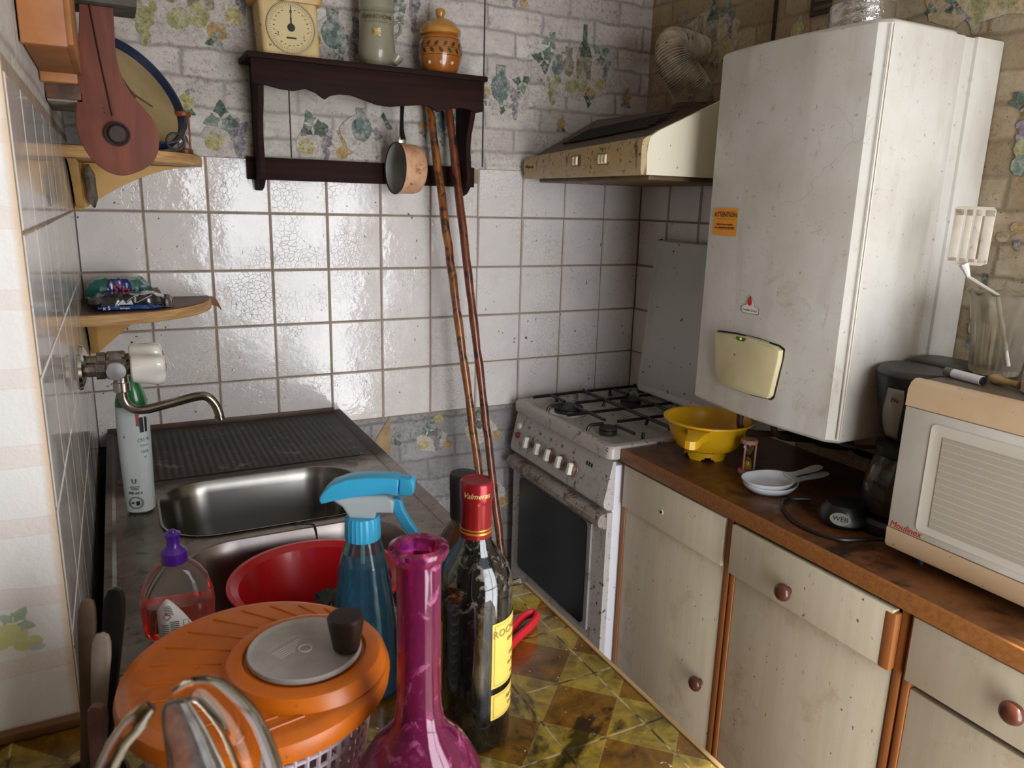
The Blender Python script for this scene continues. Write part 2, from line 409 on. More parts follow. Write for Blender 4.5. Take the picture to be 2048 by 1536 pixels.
def tilegrid(mb, fr, us, vs, mat, rng, gap=.0019, amp=1.):
    for i in range(len(us)-1):
        for j in range(len(vs)-1):
            u0, u1, v0, v1 = us[i]+gap, us[i+1]-gap, vs[j]+gap, vs[j+1]-gap
            if u1-u0 < .006 or v1-v0 < .006: continue
            tu, tv = rng.gauss(0, .0022)*amp, rng.gauss(0, .0022)*amp
            c = .0022; W = u1-u0; H = v1-v0
            bot = [fr(u0, v0, .001), fr(u1, v0, .001), fr(u1, v1, .001), fr(u0, v1, .001)]
            n = 6; P = []
            for a in range(n+1):
                for b in range(n+1):
                    x = a/n; y = b/n; uu = u0+c+(W-2*c)*x; vv = v0+c+(H-2*c)*y
                    bulge = .0007*(1-(2*x-1)**4)*(1-(2*y-1)**4)
                    P.append(fr(uu, vv, .0055+bulge*amp+tu*(x-.5)*W/.15+tv*(y-.5)*H/.15))
            base = len(mb.v); mb.v += bot+P
            I = lambda a, b: base+4+a*(n+1)+b
            fs = [(I(a, b), I(a+1, b), I(a+1, b+1), I(a, b+1)) for a in range(n) for b in range(n)]
            fs += [tuple([base, base+1]+[I(a, 0) for a in range(n, -1, -1)]), tuple([base+1, base+2]+[I(n, b) for b in range(n, -1, -1)]),
                   tuple([base+2, base+3]+[I(a, n) for a in range(0, n+1)]), tuple([base+3, base]+[I(0, b) for b in range(0, n+1)])]
            mb.f += fs; mb.mi += [mat]*len(fs)
# floor and ceiling
struct('floor', MB().box(-1.75, XW+.12, -3.1, .12, -.12, 0), floor_m)
struct('ceiling', MB().box(-1.75, XW+.12, -3.1, .12, 2.45, 2.55), paint_ceiling)
# back wall: plaster body, papered surface, grout bed, tiles, printed fruit groups, torn corner
w = MB().box(-.3, XW+.12, 0, .12, 0, 2.45)
w.f.clear(); w.mi.clear(); w.v.clear()
w.box(-.3, XW+.12, .0, .12, 0, .822, mat=14); w.box(-.3, XW+.12, .0, .12, .822, 2.45, mat=0)
ZR = [1.428-.1517*r for r in range(-1, 5)]
ZR[0] = 1.552; ZR[-1] = .822
w.box(.0, XW, -.0008, 0, .82, 1.568, mat=15)
xs = [0]+[.154*i-.003 for i in range(1, 11)]+[XW-.002]
rng = random.Random(4)
tilegrid(w, fb, xs[:4], [ZR[1], 1.57], 16, rng)
tilegrid(w, fb, xs[3:8], [ZR[1], 1.530], 16, rng)
tilegrid(w, fb, xs[7:], [ZR[1], 1.572], 16, rng)
tilegrid(w, fb, xs, ZR[1:][::-1], 16, rng)
mo = Motif(w, fb, 1, 3)
mo.big(.29, 1.85, .24); mo.small(.27, 1.66, .06, LE); mo.grapeset(.37, 1.565, .13); mo.grapeset(.60, 1.57, .12)
mo.mid(.66, 1.81, .15); mo.mid(.83, 1.93, .17); mo.small(.99, 1.86, .07, LE)
w2 = mo; w2.mid(.73, 1.585, .13); w2.ell(.66, 1.62, .04, .035, OR); w2.ell(.62, 1.63, .035, .03, JU)
mo.mid(1.16, 1.72, .15); mo.big(1.41, 1.80, .20); mo.small(1.36, 1.69, .05, OR); mo.small(1.6, 1.78, .06, OR); mo.grapeset(1.17, 2.03, .09); mo.mid(.96, 1.62, .13); mo.mid(1.62, 1.63, .1)
mo.leaf(.80, .745, .03, .6, LD); mo.leaf(.80, .745, .03, -.6, LD); mo.ell(.95, .80, .018, .016, LE); mo.grapeset(.93, .69, .1); mo.grapeset(1.10, .70, .11); mo.grapeset(1.12, .45, .14); mo.grapeset(.9, .42, .14)
mo.poly([(.735, .745), (.79, .825), (.79, .70)], 16)
w.box(1.087, 1.091, -.0016, .001, 1.575, 2.45, mat=18); w.box(.522, .5245, -.0025, .001, 1.575, 1.75, mat=18)
struct('wall_back', w, [wp_back]+MOT+[wp_low, grout, tile_white, plaster, M('seam_dark', '#3a3028', .9)], smooth=35)
# left wall: tiled towards the sink, papered end towards the camera
w = MB()
w.box(-.32, 0, -1.23, 0, 0, 2.45, mat=0)
fl = lambda u, v, d: (d*.4, u, v)
w.box(0, .0008, -1.229, 0, .86, 1.60, mat=15)
ys = [-1.226]+[-.154*i-.003 for i in range(7, 0, -1)]+[-.002]
tilegrid(w, fl, ys, ZR[1:][::-1], 16, rng, .0012, .12); tilegrid(w, fl, ys, [ZR[1], 1.585], 16, rng, .0012, .12)
fp = lambda u, v, d: (u, -1.23-d, v)
w.box(-.32, 0, -1.2306, -1.2299, .86, 2.45, mat=17)
mp = Motif(w, fp, 1, 9)
mp.ell(-.075, .985, .022, .016, PL); mp.ell(-.058, .987, .018, .014, PL); mp.ell(-.045, .972, .010, .008, PL); mp.ell(-.037, .974, .010, .008, PL)
mp.leaf(-.052, 1.001, .022, .9, PF); mp.leaf(-.052, 1.001, .018, 2.4, PF); mp.leaf(-.05, .999, .02, -.35, PF); mp.ell(-.088, .968, .01, .005, PB); mp.ell(-.033, .966, .008, .004, PB)
mp.ell(-.1, 1.33, .03, .02, PL); mp.leaf(-.09, 1.35, .03, .4, PF)
struct('wall_left', w, [wp_left]+MOT+[wp_low, grout, tile_left, wp_pier], smooth=35)
# right wall
w = MB().box(XW, XW+.12, -3.1, 0, 0, 2.45, mat=0)
fr_ = lambda u, v, d: (XW-d, u, v)
w.box(XW-.0008, XW, -.75, 0, .80, 1.556, mat=15)
yr = [-.003-.1545*i for i in range(5, 0, -1)]+[-.008]
tilegrid(w, fr_, yr, ZR[1:][::-1], 16, rng); tilegrid(w, fr_, yr, [ZR[1], 1.556], 16, rng)
frr = lambda u, v, d: (XW-d, -u, v)
mr = Motif(w, frr, 1, 21)
mr.big(.27, 1.89, .19); mr.small(.62, 1.88, .07, LE); mr.mid(1.05, 1.86, .13)
mr.big(1.18, 1.86, .20); mr.grapes(1.232, 1.655, .03, .08, GR, 26); mr.leaves(1.225, 1.69, .035, 4, LD); mr.ell(1.247, 1.60, .03, .025, PE); mr.ell(1.236, 1.57, .02, .02, LL); mr.grapes(1.275, 1.61, .025, .09, GY, 20); mr.ell(1.27, 1.645, .02, .015, GR)
mr.ell(1.225, 1.43, .014, .01, OR); mr.ell(1.226, 1.43, .006, .005, JU); mr.ell(1.25, 1.45, .014, .01, OR); mr.grapes(1.255, 1.425, .015, .02, GR, 8)
mr.bottle(1.205, 1.255, .10); mr.ell(1.205, 1.24, .02, .018, OR); mr.ell(1.22, 1.22, .02, .02, JU); mr.ell(1.2, 1.205, .016, .015, GR)
mr.grapeset(1.42, 1.55, .12); mr.big(1.6, 1.7, .2)
MOT_R = list(MOT); MOT_R[HA] = printed('print_halo_warm', '#a18f6c', '#bba984', '#6b5b40')
struct('wall_right', w, [wp_right]+MOT_R+[wp_low, grout_thin, tile_white], smooth=35)
# room behind the camera, with the glazed door standing open to daylight
w = MB(); w.box(-1.75, .47, -2.66, -2.54, 0, 2.45); w.box(1.57, XW, -2.66, -2.54, 0, 2.45); w.box(.47, 1.57, -2.66, -2.54, 2.05, 2.45)
struct('wall_front', w, paint_room)
struct('wall_side', MB().box(-1.87, -1.75, -3.1, .12, 0, 2.45), paint_room)
struct('wall_divider', MB().box(-1.75, -.32, -1.35, -1.23, 0, 2.45), paint_room)
w = MB()
for a, b, c, d in ((.47, .51, 0, 2.05), (1.53, 1.57, 0, 2.05), (.51, 1.53, 2.01, 2.05), (1.0, 1.03, .0, 2.0), (.51, 1.53, .95, .99)): w.box(a, b, -2.62, -2.57, c, d, .004)
dd = struct('door_1', w, M('door_frame_white', '#e4e0d8', .4))
# ---------------------------------------------------------------- common materials
dark_wood = M('dark_wood', '#2b130f', .7, grain=((3, 3, 60), '#190b09', .9))
dark_wood.node_tree.nodes['Principled BSDF'].inputs['Specular IOR Level'].default_value = .2
pine = M('pine_board', '#b98f58', .55, grain=((8, 8, 120), '#8c622f', .8))
pine_light = M('pine_veneer', '#c69c58', .5, mott=(6, '#b08040', .6))
chrome = M('chrome', '#c9c6c0', .12, 1.0, mott=(40, '#8d867c', .6))
chrome_dull = M('chrome_dull', '#aaa59c', .3, 1.0, mott=(50, '#5f564c', .8))
white_pl = M('white_plastic', '#e6e3da', .3, mott=(12, '#d2ccbc', .5))
black_pl = M('black_plastic', '#101010', .35, mott=(20, '#1f1d1b', .6))
ink = M('ink_black', '#1c1a18', .6)
def steeltop():
    t = NT('stainless_steel'); t.geo(); sp = t.n('SeparateXYZ'); t.l(t.co, sp.inputs[0])
    c = t.mix(t.ramp(t.noise(7, 5, .65), .35, .65), lin('#9b948c'), lin('#6f665d'))
    c = t.mix(t.ramp(t.noise(16, 6, .7, dist=.6), .56, .64, 0, .7), c, lin('#4a4038'))
    g = t.ramp(t.math('ADD', sp.outputs[1], t.math('MULTIPLY', t.noise(11, 5, .7), .13)), -.44, -.38)
    c = t.mix(t.math('MULTIPLY', g, .88), c, lin('#332a25')); c = t.mix(t.ramp(t.noise(90, 3, .6), .68, .72, 0, .7), c, lin('#2a221d'))
    t.setp(Base_Color=c, Roughness=t.math('ADD', .36, t.math('MULTIPLY', g, .3)), Metallic=t.math('SUBTRACT', .9, t.math('MULTIPLY', g, .8)))
    t.bump(t.noise(90, 4, .6), .1, .002); return t.m
steel = steeltop()
def rust(name, col, rr=.4, amt=.62, sp=.66):
    t = NT(name)
    c = t.mix(t.ramp(t.noise(5, 4, .6), .4, .7, 0, .5), lin(col), lin('#b5aca2'))
    c = t.mix(t.ramp(t.noise(9, 6, .75, dist=.5), amt, amt+.05, 0, .85), c, lin('#5e3a26'))
    c = t.mix(t.ramp(t.noise(60, 3, .6), sp, sp+.02, 0, .9), c, lin('#2a1c15'))
    c = t.mix(t.ramp(t.noise(22, 5, .75), .56, .70, 0, .6), c, lin('#7d6a5a'))
    c = t.mix(t.ramp(t.noise(1., 5, .7, t.scaled((30, 30, 9)), .5), .60, .66, 0, .8), c, lin('#4a2c1c'))
    c = t.mix(t.ramp(t.noise(130, 3, .6), .63, .68, 0, .6), c, lin('#3a281e'))
    t.setp(Base_Color=c, Roughness=rr); return t.m
# ---------------------------------------------------------------- corner shelves
def corner_shelf(z1, label, items, ex, bh, bw, flap=False):
    t = thing('corner_shelf', label, 'shelf', (.02, -.02, z1))
    r = .295; pts = [(.001, -.001), (.001, -r)]
    pts += [(.001+r*math.sin(PI/2*i/16)**.85, -.001-r*math.cos(PI/2*i/16)) for i in range(1, 16)] + [(r, -.001)]
    MB().prism(pts, z1-.026, z1-.002, bev=.001).build('board', M('shelf_edge_pine_%d' % items, '#c9a06a', .6, grain=((14, 14, 200), '#93683a', .75)), t)
    pt = [(.003+(p[0]-.003)*.985, -.003+(p[1]+.003)*.985) for p in pts]
    MB().prism(pt, z1-.002, z1).build('board_top', M('shelf_top_brown_%d' % items, '#6f4c38', .5, mott=(16, '#402a20', .9)), t)
    # arched brackets under the board, one on each wall
    prof = [(.004, z1-.027), (bw, z1-.027)]
    for i in range(1, 13):
        q = i/12; prof.append((bw-(bw-.02)*q, z1-.0275-bh*q**ex))
    prof.append((.004, z1-.0275-bh))
    MB().prism(prof, .007, .024, M4=frame((0, 0, 0), (1, 0, 0), (0, 0, 1)), bev=.001).build('bracket', pine_light, t)
    MB().prism(prof, -.024, -.007, M4=frame((0, 0, 0), (0, -1, 0), (0, 0, 1)), bev=.001).build('bracket', pine_light, t)
    if flap:
        P = [(.295, -.004), (.300, -.004), (.312, -.006), (.322, -.010)]; zz = [(z1-.001, z1-.024), (z1-.002, z1-.026), (z1-.012, z1-.030), (z1-.040, z1-.0405)]
        a = [(x, y, z[0]) for (x, y), z in zip(P, zz)]; b = [(x, y, z[1]) for (x, y), z in zip(P, zz)]
        a2 = [(x, y-.0012, z) for x, y, z in a]; b2 = [(x, y-.0012, z) for x, y, z in b]
        m = MB(); m.loft([[a[i], b[i], b2[i], a2[i]] for i in range(4)])
        m.build('peeling_edge_strip', M('edge_strip_brown', '#7b5331', .5), t)
    return t
corner_shelf(1.566, 'upper corner shelf of light wood with a clock and hourglass on it', 0, 1.7, .109, .27)
corner_shelf(1.212, 'lower corner shelf of light wood above the tap, its edge strip peeling', 1, 1.25, .109, .165, True)
# dry leaf hanging from the upper bracket
m = MB()
def lf(u, v):
    w_ = .013*math.sin(PI*min(max(v, .03), .97))**.7*(1+.2*math.sin(9*v)); return (.040+(u-.5)*2*w_+.006*v, -.05+.006*math.cos(6*u)*math.sin(4*v), 1.535-.10*v)
m.grid(lf, 6, 12)
o = m.build('dried_leaf', M('dried_leaf', '#6b655a', .8, mott=(60, '#4a4238', .9)), base=(.04, -.04, 1.53), smooth=60)
tag(o, 'grey curled dried leaf hanging under the upper corner shelf', 'leaf')
md = o.modifiers.new('s', 'SOLIDIFY'); md.thickness = .0008
# ---------------------------------------------------------------- round blue-rimmed clock leaning on the upper shelf
n = Vector((.617, -.606, .499)); c = Vector((.142, -.165, 1.686))
F = axisframe(c, n)
t = thing('wall_clock', 'round blue-rimmed clock with a stained cream face leaning on the upper corner shelf', 'clock', (.14, -.17, 1.567))
R_ = .133
MB().lathe([(R_*.90, -.006), (R_*.96, -.010), (R_, -.006), (R_, .016), (R_*.985, .020), (R_*.955, .018), (R_*.935, .003), (R_*.90, .002)], 56, M4=F, cap=False).build('rim', M('blue_enamel', '#16243f', .25, coat=.4), t)
MB().lathe([(0.0001, .0025), (R_*.93, .0025), (R_*.93, -.004), (0.0001, -.004)], 56, M4=F).build('face', M('clock_face', '#a08a63', .5, mott=(12, '#85704c', .8)), t)
hm = M('clock_hand', '#5a4428', .5)
X_ = F.to_3x3()
def hand(mb, a, L, w):
    d = Vector((math.cos(a), math.sin(a), 0)); p = Vector((-d.y, d.x, 0))
    mb.prism([tuple((-d*.012-p*w)[:2]), tuple((d*L-p*w*.5)[:2]), tuple((d*L+p*w*.5)[:2]), tuple((-d*.012+p*w)[:2])], .004, .0055, M4=F)
m = MB(); hand(m, 1.75, .072, .002); m.build('minute_hand', hm, t)
m = MB(); hand(m, -.55, .052, .0025); m.build('hour_hand', hm, t)
MB().cyl(.004, .003, .007, M4=F).build('hub', hm, t)
MB().tube([(.223+.018*math.cos(a), -.215, 1.587+.018*math.sin(a)) for a in [2*PI*i/20 for i in range(20)]], .003, closed=True).build('hanging_ring', M('dark_ring', '#2a3236', .5), t)
# ---------------------------------------------------------------- hourglasses
glass = M('clear_glass', '#ffffff', .03, trans=1.0, ior=1.45)
def hourglass(name, label, base, H, r, wood, sand, sfill, nrod=3, rot=0.):
    x, y, z = base; t = thing(name, label, 'hourglass', base)
    T = Matrix.Translation(base) @ Matrix.Rotation(rot, 4, 'Z')
    MB().lathe([(r*.9, 0), (r, .002), (r, .1*H), (r*.88, .125*H), (r*.5, .13*H)], 28, M4=T).build('base_disc', wood, t)
    MB().lathe([(r*.5, .87*H), (r*.88, .875*H), (r, .90*H), (r, H-.002), (r*.9, H)], 28, M4=T).build('top_disc', wood, t)
    for i in range(nrod):
        a = 2*PI*i/nrod+.5; MB().cyl(r*.12, .11*H, .89*H, 10, M4=T @ Matrix.Translation((r*.82*math.cos(a), r*.82*math.sin(a), 0))).build('rod', wood, t)
    rb = r*.58; P = []
    for i in range(25):
        q = i/24; k = abs(q-.5)*2; P.append((max(.0012, rb*(math.sin(min(k, .999)**.75*PI*.62)/1.0)*.98), H*(.13+.74*q)))
    MB().lathe(P, 24, M4=T).build('glass_bulb', glass, t)
    MB().lathe([(rb*.75, H*.14), (rb*.82, H*(.14+sfill*.5)), (.0005, H*(.14+sfill))], 20, M4=T).build('sand', sand, t)
    return t
hourglass('hourglass', 'small dark wooden hourglass standing at the end of the upper corner shelf', (.252, -.09, 1.566), .098, .019, M('hourglass_wood', '#8a4a24', .4, mott=(20, '#5e2f16', .8)), M('white_sand', '#d8d4cc', .8), .18)
# ---------------------------------------------------------------- sponge packs on the lower shelf
def crumpled(x0, x1, y0, y1, z0, z1, seed, amp=.003, nx=14, ny=8):
    r = random.Random(seed); m = MB(); rings = []
    for i in range(nx+1):
        q = i/nx; e = .35+.65*min(1, min(q, 1-q)*7); ring = []
        for j in range(ny*2):
            a = 2*PI*j/(ny*2); cx = math.copysign(abs(math.cos(a))**.45, math.cos(a)); cz = math.copysign(abs(math.sin(a))**.45, math.sin(a))
            zz = (z0+z1)/2+cz*(z1-z0)/2*e+r.uniform(-amp, amp)*(1 if cz > 0 else .1)
            if cz < 0: zz = max(zz, z0)
            ring.append((x0+(x1-x0)*q+r.uniform(-amp, amp)*.6, (y0+y1)/2+cx*(y1-y0)/2+r.uniform(-amp, amp), zz))
        rings.append(ring)
    m.loft(rings); return m
t = thing('scouring_sponge_pack', 'green plastic pack of scouring sponges at the back of the lower corner shelf', 'sponge pack', (.1, -.10, 1.213))
crumpled(.012, .150, -.145, -.062, 1.213, 1.272, 3, .0045).build('wrapper', M('pack_green', '#2f6a62', .22, mott=(30, '#1c4a48', .8), coat=.5), t, smooth=25)
crumpled(.058, .108, -.151, -.115, 1.217, 1.276, 5, .0015).build('logo_panel', M('pack_blue', '#22266a', .25, coat=.5), t, smooth=25)
fy = lambda x, y, z: frame((x, y, z), (1, 0, 0), (0, 0, 1))
m = MB().text('Sp', .042, fy(.083, -.1555, 1.247), ext=.001, shear=.3); m.build('logo', M('pack_red', '#b3252e', .4), t)
MB().text("Gratte", .013, frame((.118, -.1525, 1.238), (.1, 0, 1), (-1, 0, .1)), ext=.001).text('Éponges', .006, frame((.134, -.1525, 1.240), (.1, 0, 1), (-1, 0, .1)), ext=.001).build('lettering', M('pack_text', '#cfd8d0', .5), t)
o = crumpled(.150, .172, -.13, -.07, 1.213, 1.245, 8, .003).build('wrapper_end', M('pack_end', '#8d7c6c', .3, mott=(50, '#4b4660', .9)), t, smooth=25)
t = thing('foil_sponge_pack', 'black and blue foil pack marked x5 at the front of the lower corner shelf', 'sponge pack', (.1, -.20, 1.213))
crumpled(.018, .175, -.245, -.165, 1.213, 1.248, 11, .0028, 18).build('wrapper', M('pack_black_film', '#15171a', .16, mott=(14, '#2c2f2e', .6), coat=.8), t, smooth=22)
crumpled(.036, .168, -.249, -.22, 1.2135, 1.2245, 12, .0012, 18).build('blue_band', M('pack_blue_film', '#1d3f7c', .2, coat=.6), t, smooth=25)
m = MB().text('x 5', .012, fy(.054, -.2535, 1.2195), ext=.0015).text('éponges', .006, fy(.09, -.2535, 1.219), ext=.0015); m.build('lettering', M('pack_white_text', '#e6e8ea', .5), t)
m = MB(); silver = M('silver_print', '#c5c8ca', .25, .6)
m.tube(bez([(.095, -.246, 1.232), (.11, -.243, 1.243), (.135, -.235, 1.2475), (.160, -.225, 1.2495)], 5), .0012, 6); m.tube(bez([(.155, -.236, 1.248), (.135, -.247, 1.240), (.115, -.2485, 1.230)], 5), .0012, 6)
m.prism([(.075, 1.226), (.088, 1.238), (.094, 1.228), (.104, 1.237), (.108, 1.226)], .2465, .2482, M4=frame((0, 0, 0), (1, 0, 0), (0, 0, 1)))
m.build('silver_print', silver, t)
crumpled(.172, .192, -.225, -.18, 1.213, 1.238, 14, .005).build('wrapper_end', M('clear_film', '#8f8378', .2, mott=(40, '#a9a097', .7), coat=.5), t, smooth=20)
# ---------------------------------------------------------------- wooden cabinet, plank and hanging paddle on the left wall
t = thing('spice_cabinet', 'orange-brown wooden cabinet at the top left, its underside showing', 'cabinet', (.03, -.9, 1.65))
ow = M('orange_wood', '#b57a44', .55, mott=(7, '#8a5230', .95), grain=((5, 5, 22), '#98603a', .6)); ow2 = M('brown_wood_underside', '#9c6530', .6, mott=(14, '#7e4c22', .8))
MB().box(.002, .052, -1.0, -.985, 1.645, 2.2, .002).build('end_panel', ow, t)
MB().box(.002, .050, -.985, -.70, 1.650, 1.664, .001).build('bottom_panel', ow2, t)
MB().box(.002, .0530, -.712, -.694, 1.636, 1.665, .002).build('rear_lip', ow, t)
MB().box(.050, .0585, -.985, -.695, 1.650, 2.2, .001).build('front_panel', ow2, t)
t = thing('wall_plank', 'grey-brown block of old wood under the wall cabinet at the top left', 'plank', (.03, -.5, 1.62))
MB().box(.002, .056, -.60, -.42, 1.618, 1.634, .002).build('board', M('grey_board', '#8b8178', .7, mott=(20, '#5d544b', .9)), t)
MB().box(.002, .053, -.61, -.60, 1.622, 1.645, .001).build('lip', M('brown_board', '#6b4a36', .7, mott=(30, '#3a2922', .9)), t)
o = MB().box(.002, .150, -.62, -.52, 1.7765, 1.835, .004).build('wall_rail', M('old_rail', '#3a322c', .7, mott=(20, '#57504a', .9)), base=(.03, -.57, 1.7765))
tag(o, 'dark wooden rail on the left wall that the red paddle hangs from', 'rail')
P = [(.063, 1.79), (.114, 1.793), (.113, 1.744), (.112, 1.704), (.1165, 1.672), (.129, 1.642), (.147, 1.618), (.1625, 1.597), (.169, 1.570), (.165, 1.542), (.149, 1.519), (.113, 1.502), (.086, 1.505), (.063, 1.522), (.047, 1.550), (.041, 1.583), (.044, 1.612), (.052, 1.666), (.058, 1.722), (.062, 1.760)]
P = [(p.x, p.y) for p in bez([(a, b, 0) for a, b in P[1:]], 4)]+[(.063, 1.776)]; P = [(a, min(b, 1.776)) for a, b in P][1:]
t = thing('hanging_paddle', 'reddish wooden paddle with a round end and dark round knob, hanging at the top left', 'paddle', (.1, -.58, 1.787))
red_w = M('red_wood', '#7a4232', .7, grain=((26, 26, 4), '#4f2a20', .85), specks=(40, '#3a1c17', .72))
MB().prism(P, .575, .600, M4=frame((0, 0, 0), (1, 0, 0), (0, 0, 1)), bev=.0015).build('board', red_w, t)
MB().tube(bez([(.078, -.6005, 1.782), (.086, -.6005, 1.70), (.098, -.6005, 1.60)], 6), .0036, 8, flat=.4).build('groove', M('groove_dark', '#4e3029', .7), t)
F = axisframe((.102, -.598, 1.571), (0.15, -1, -.05))
MB().lathe([(.0205, 0), (.021, .006), (.0175, .008), (.0160, .003), (.0155, .003), (.0155, .006), (.013, .0085), (.0001, .009)], 28, M4=F).build('knob', M('knob_dark', '#2a1917', .65, mott=(30, '#3f2a28', .6)), t)
# ---------------------------------------------------------------- dark wall shelf and what stands and hangs on it
t = thing('wall_shelf', 'dark stained wooden wall shelf with a scalloped apron holding a scale and two jars', 'shelf', (.73, -.07, 1.49))
MB().box(.400, 1.040, -.135, -.002, 1.797, 1.811, .003).build('top_board', dark_wood, t)
ap = [(.410, 1.797), (.410, 1.745), (.418, 1.738), (.445, 1.737), (.475, 1.731), (.51, 1.729), (.54, 1.737), (.565, 1.729), (.583, 1.717), (.588, 1.716), (.60, 1.725), (.625, 1.731), (.655, 1.731), (.69, 1.722), (.725, 1.713), (.76, 1.711), (.80, 1.717), (.845, 1.722), (.873, 1.719), (.893, 1.708), (.905, 1.710), (.93, 1.719), (.965, 1.724), (.99, 1.720), (1.01, 1.714), (1.026, 1.718), (1.028, 1.725), (1.028, 1.797)]
MB().prism(ap, .118, .131, M4=fy(0, 0, 0), bev=.001).build('apron', dark_wood, t)
sb = [(.002, 1.797), (.117, 1.797), (.117, 1.745), (.105, 1.70), (.085, 1.66), (.078, 1.62), (.085, 1.57), (.09, 1.54), (.085, 1.515), (.06, 1.495), (.03, 1.487), (.002, 1.487)]
for x in (.425, 1.000):
    MB().prism([(a, b) for a, b in sb], x, x+.015, M4=frame((0, 0, 0), (0, -1, 0), (0, 0, 1)) @ Matrix.Scale(-1, 4, (0, 0, 1)), bev=.0015).build('side_bracket', dark_wood, t)
MB().box(.405, 1.055, -.020, -.002, 1.515, 1.572, .002).build('back_rail', dark_wood, t)
# kitchen scale
cream = M('cream_plastic_old', '#cdb582', .4, mott=(14, '#b09458', .6), specks=(70, '#6a4f2c', .70))
x0, x1, y0, y1, z0 = .442, .578, -.118, -.02, 1.811
t = thing('kitchen_scale', 'yellowed cream kitchen scale with a round dial reading zero on the dark shelf', 'scale', ((x0+x1)/2, -.07, z0))
m = MB(); m.loft([rrect(.512, -.068, .070, .048, .012, z0), rrect(.512, -.068, .070, .048, .012, z0+.015), rrect(.506, -.068, .071, .048, .012, 1.937)]); m.build('body', cream, t)
m = MB(); m.loft([rrect(.505, -.070, .080, .057, .012, 1.934), rrect(.505, -.070, .086, .062, .014, 1.950), rrect(.505, -.070, .086, .062, .014, 1.957), rrect(.505, -.070, .080, .056, .012, 1.957), rrect(.505, -.070, .076, .052, .01, 1.942)]); m.build('tray', M('scale_tray', '#c39a55', .4, mott=(14, '#9f7635', .6)), t)
F = fy(.511, -.1165, 1.876)
m = MB().lathe([(.056, 0), (.060, .002), (.0595, .0045), (.0565, .0045), (.0555, .001)], 48, M4=F, cap=False); m.build('dial_ring', M('dial_ring', '#a39470', .35), t)
m = MB().lathe([(.0001, .0015), (.0560, .0015), (.0560, -.001), (.0001, -.001)], 48, M4=F); m.build('dial', M('dial_face', '#cbb88a', .5, mott=(10, '#bba574', .5)), t)
m = MB()
for i in range(75):
    a = 2*PI*i/75; L = .010 if i % 5 == 0 else .006; R0 = .0545
    m.box(-.0003, .0003, R0-L, R0, .0016, .0019, M4=F @ Matrix.Rotation(a, 4, 'Z'))
for i in range(25):
    if i % 8 == 0: continue
    a = -2*PI*i/25+PI/2; m.box(-.0022, .0022, -.0008, .0008, .0016, .0019, M4=F @ Matrix.Translation((.0415*math.cos(a), .0415*math.sin(a), 0)))
for a, tx in ((90, '0'), (-32, '1'), (207, '2')):
    a = math.radians(a); m.text(tx, .013, F @ Matrix.Translation((.036*math.cos(a), .036*math.sin(a), .0018)))
m.text('kg', .006, F @ Matrix.Translation((0, .020, .0018)))
m.box(-.012, .012, -.0255, -.0215, .0016, .0019, M4=F)
m.build('dial_markings', ink, t)
m = MB(); m.prism([(-.0022, -.001), (.0022, -.001), (.0011, .025), (.0005, .050), (-.0005, .050), (-.0011, .025)], .0022, .0034, M4=F); m.cyl(.009, .002, .0045, M4=F, bev=.001); m.build('pointer', black_pl, t)
# gherkin jar in grey stoneware
gx, gy = .742, -.072
t = thing('gherkin_jar', 'grey-green stoneware gherkin jar with a raised name plate and spout, middle of the dark shelf', 'jar', (gx, gy, 1.811))
stone = M('grey_stoneware', '#8a8672', .3, mott=(10, '#757160', .7), specks=(90, '#4c4839', .70), coat=.35)
T = Matrix.Translation((gx, gy, 1.811))
MB().lathe([(.0001, 0), (.030, 0), (.034, .003), (.036, .010), (.043, .020), (.0475, .036), (.0475, .055), (.0455, .075), (.0445, .105), (.046, .118), (.046, .130), (.041, .137), (.046, .142), (.046, .20), (.036, .21), (.0001, .21)], 40, M4=T).build('body', stone, t)
m = MB(); vx = Vector((gx-.085, gy+2.152, 0)).normalized(); ang0 = math.atan2(-vx.y, -vx.x)
def cylb(r, cx, cy, z, a0): return lambda v: (cx+(r+v.z)*math.cos(a0+v.x/r), cy+(r+v.z)*math.sin(a0+v.x/r), z+v.y)
rr_ = .0448; B = cylb(rr_, gx, gy, 1.929, ang0)
def patch(mb, w, h, d, B, mat=0, n=16, rows=1):
    vs = []; 
    for i in range(n+1):
        for j in range(rows+1):
            vs.append(B(Vector((-w/2+w*i/n, -h/2+h*j/rows, d))))
    fs = [(i*(rows+1)+j, (i+1)*(rows+1)+j, (i+1)*(rows+1)+j+1, i*(rows+1)+j+1) for i in range(n) for j in range(rows)]
    return mb.add(vs, fs, mat)
patch(m, .056, .024, .0022, B)
for yy in (-.012, .012): m.tube([B(Vector((-.028+.056*i/14, yy, .002))) for i in range(15)], .0012, 6)
m.build('name_plate', M('stoneware_plate', '#7b7560', .4), t)
m = MB().text('CORNICHONS', .0125, Matrix.Identity(4), ext=.001, bend=lambda v: B(Vector((v.x, v.y, v.z+.003)))); m.build('lettering', M('stoneware_letters', '#59503d', .5), t)
m = MB(); B2 = cylb(.0460, gx, gy, 1.893, ang0); patch(m, .021, .020, .0008, B2); m.build('gold_sticker', M('gold_foil', '#c6b585', .35, .5, mott=(90, '#7a6a3c', .9), bump=(150, .5)), t)
F = axisframe((gx+.046, gy-.01, 1.837), (.45, -.1, .6))
MB().lathe([(.006, -.016), (.014, -.010), (.0175, .002), (.018, .012), (.0165, .012), (.015, .002), (.0001, -.004)], 24, M4=F).build('spout', stone, t)
MB().tube(bez([(gx+.044, gy, 1.925), (gx+.062, gy, 1.932), (gx+.065, gy, 1.91), (gx+.05, gy, 1.895), (gx+.044, gy, 1.896)], 5), .004, 8).build('handle', stone, t)
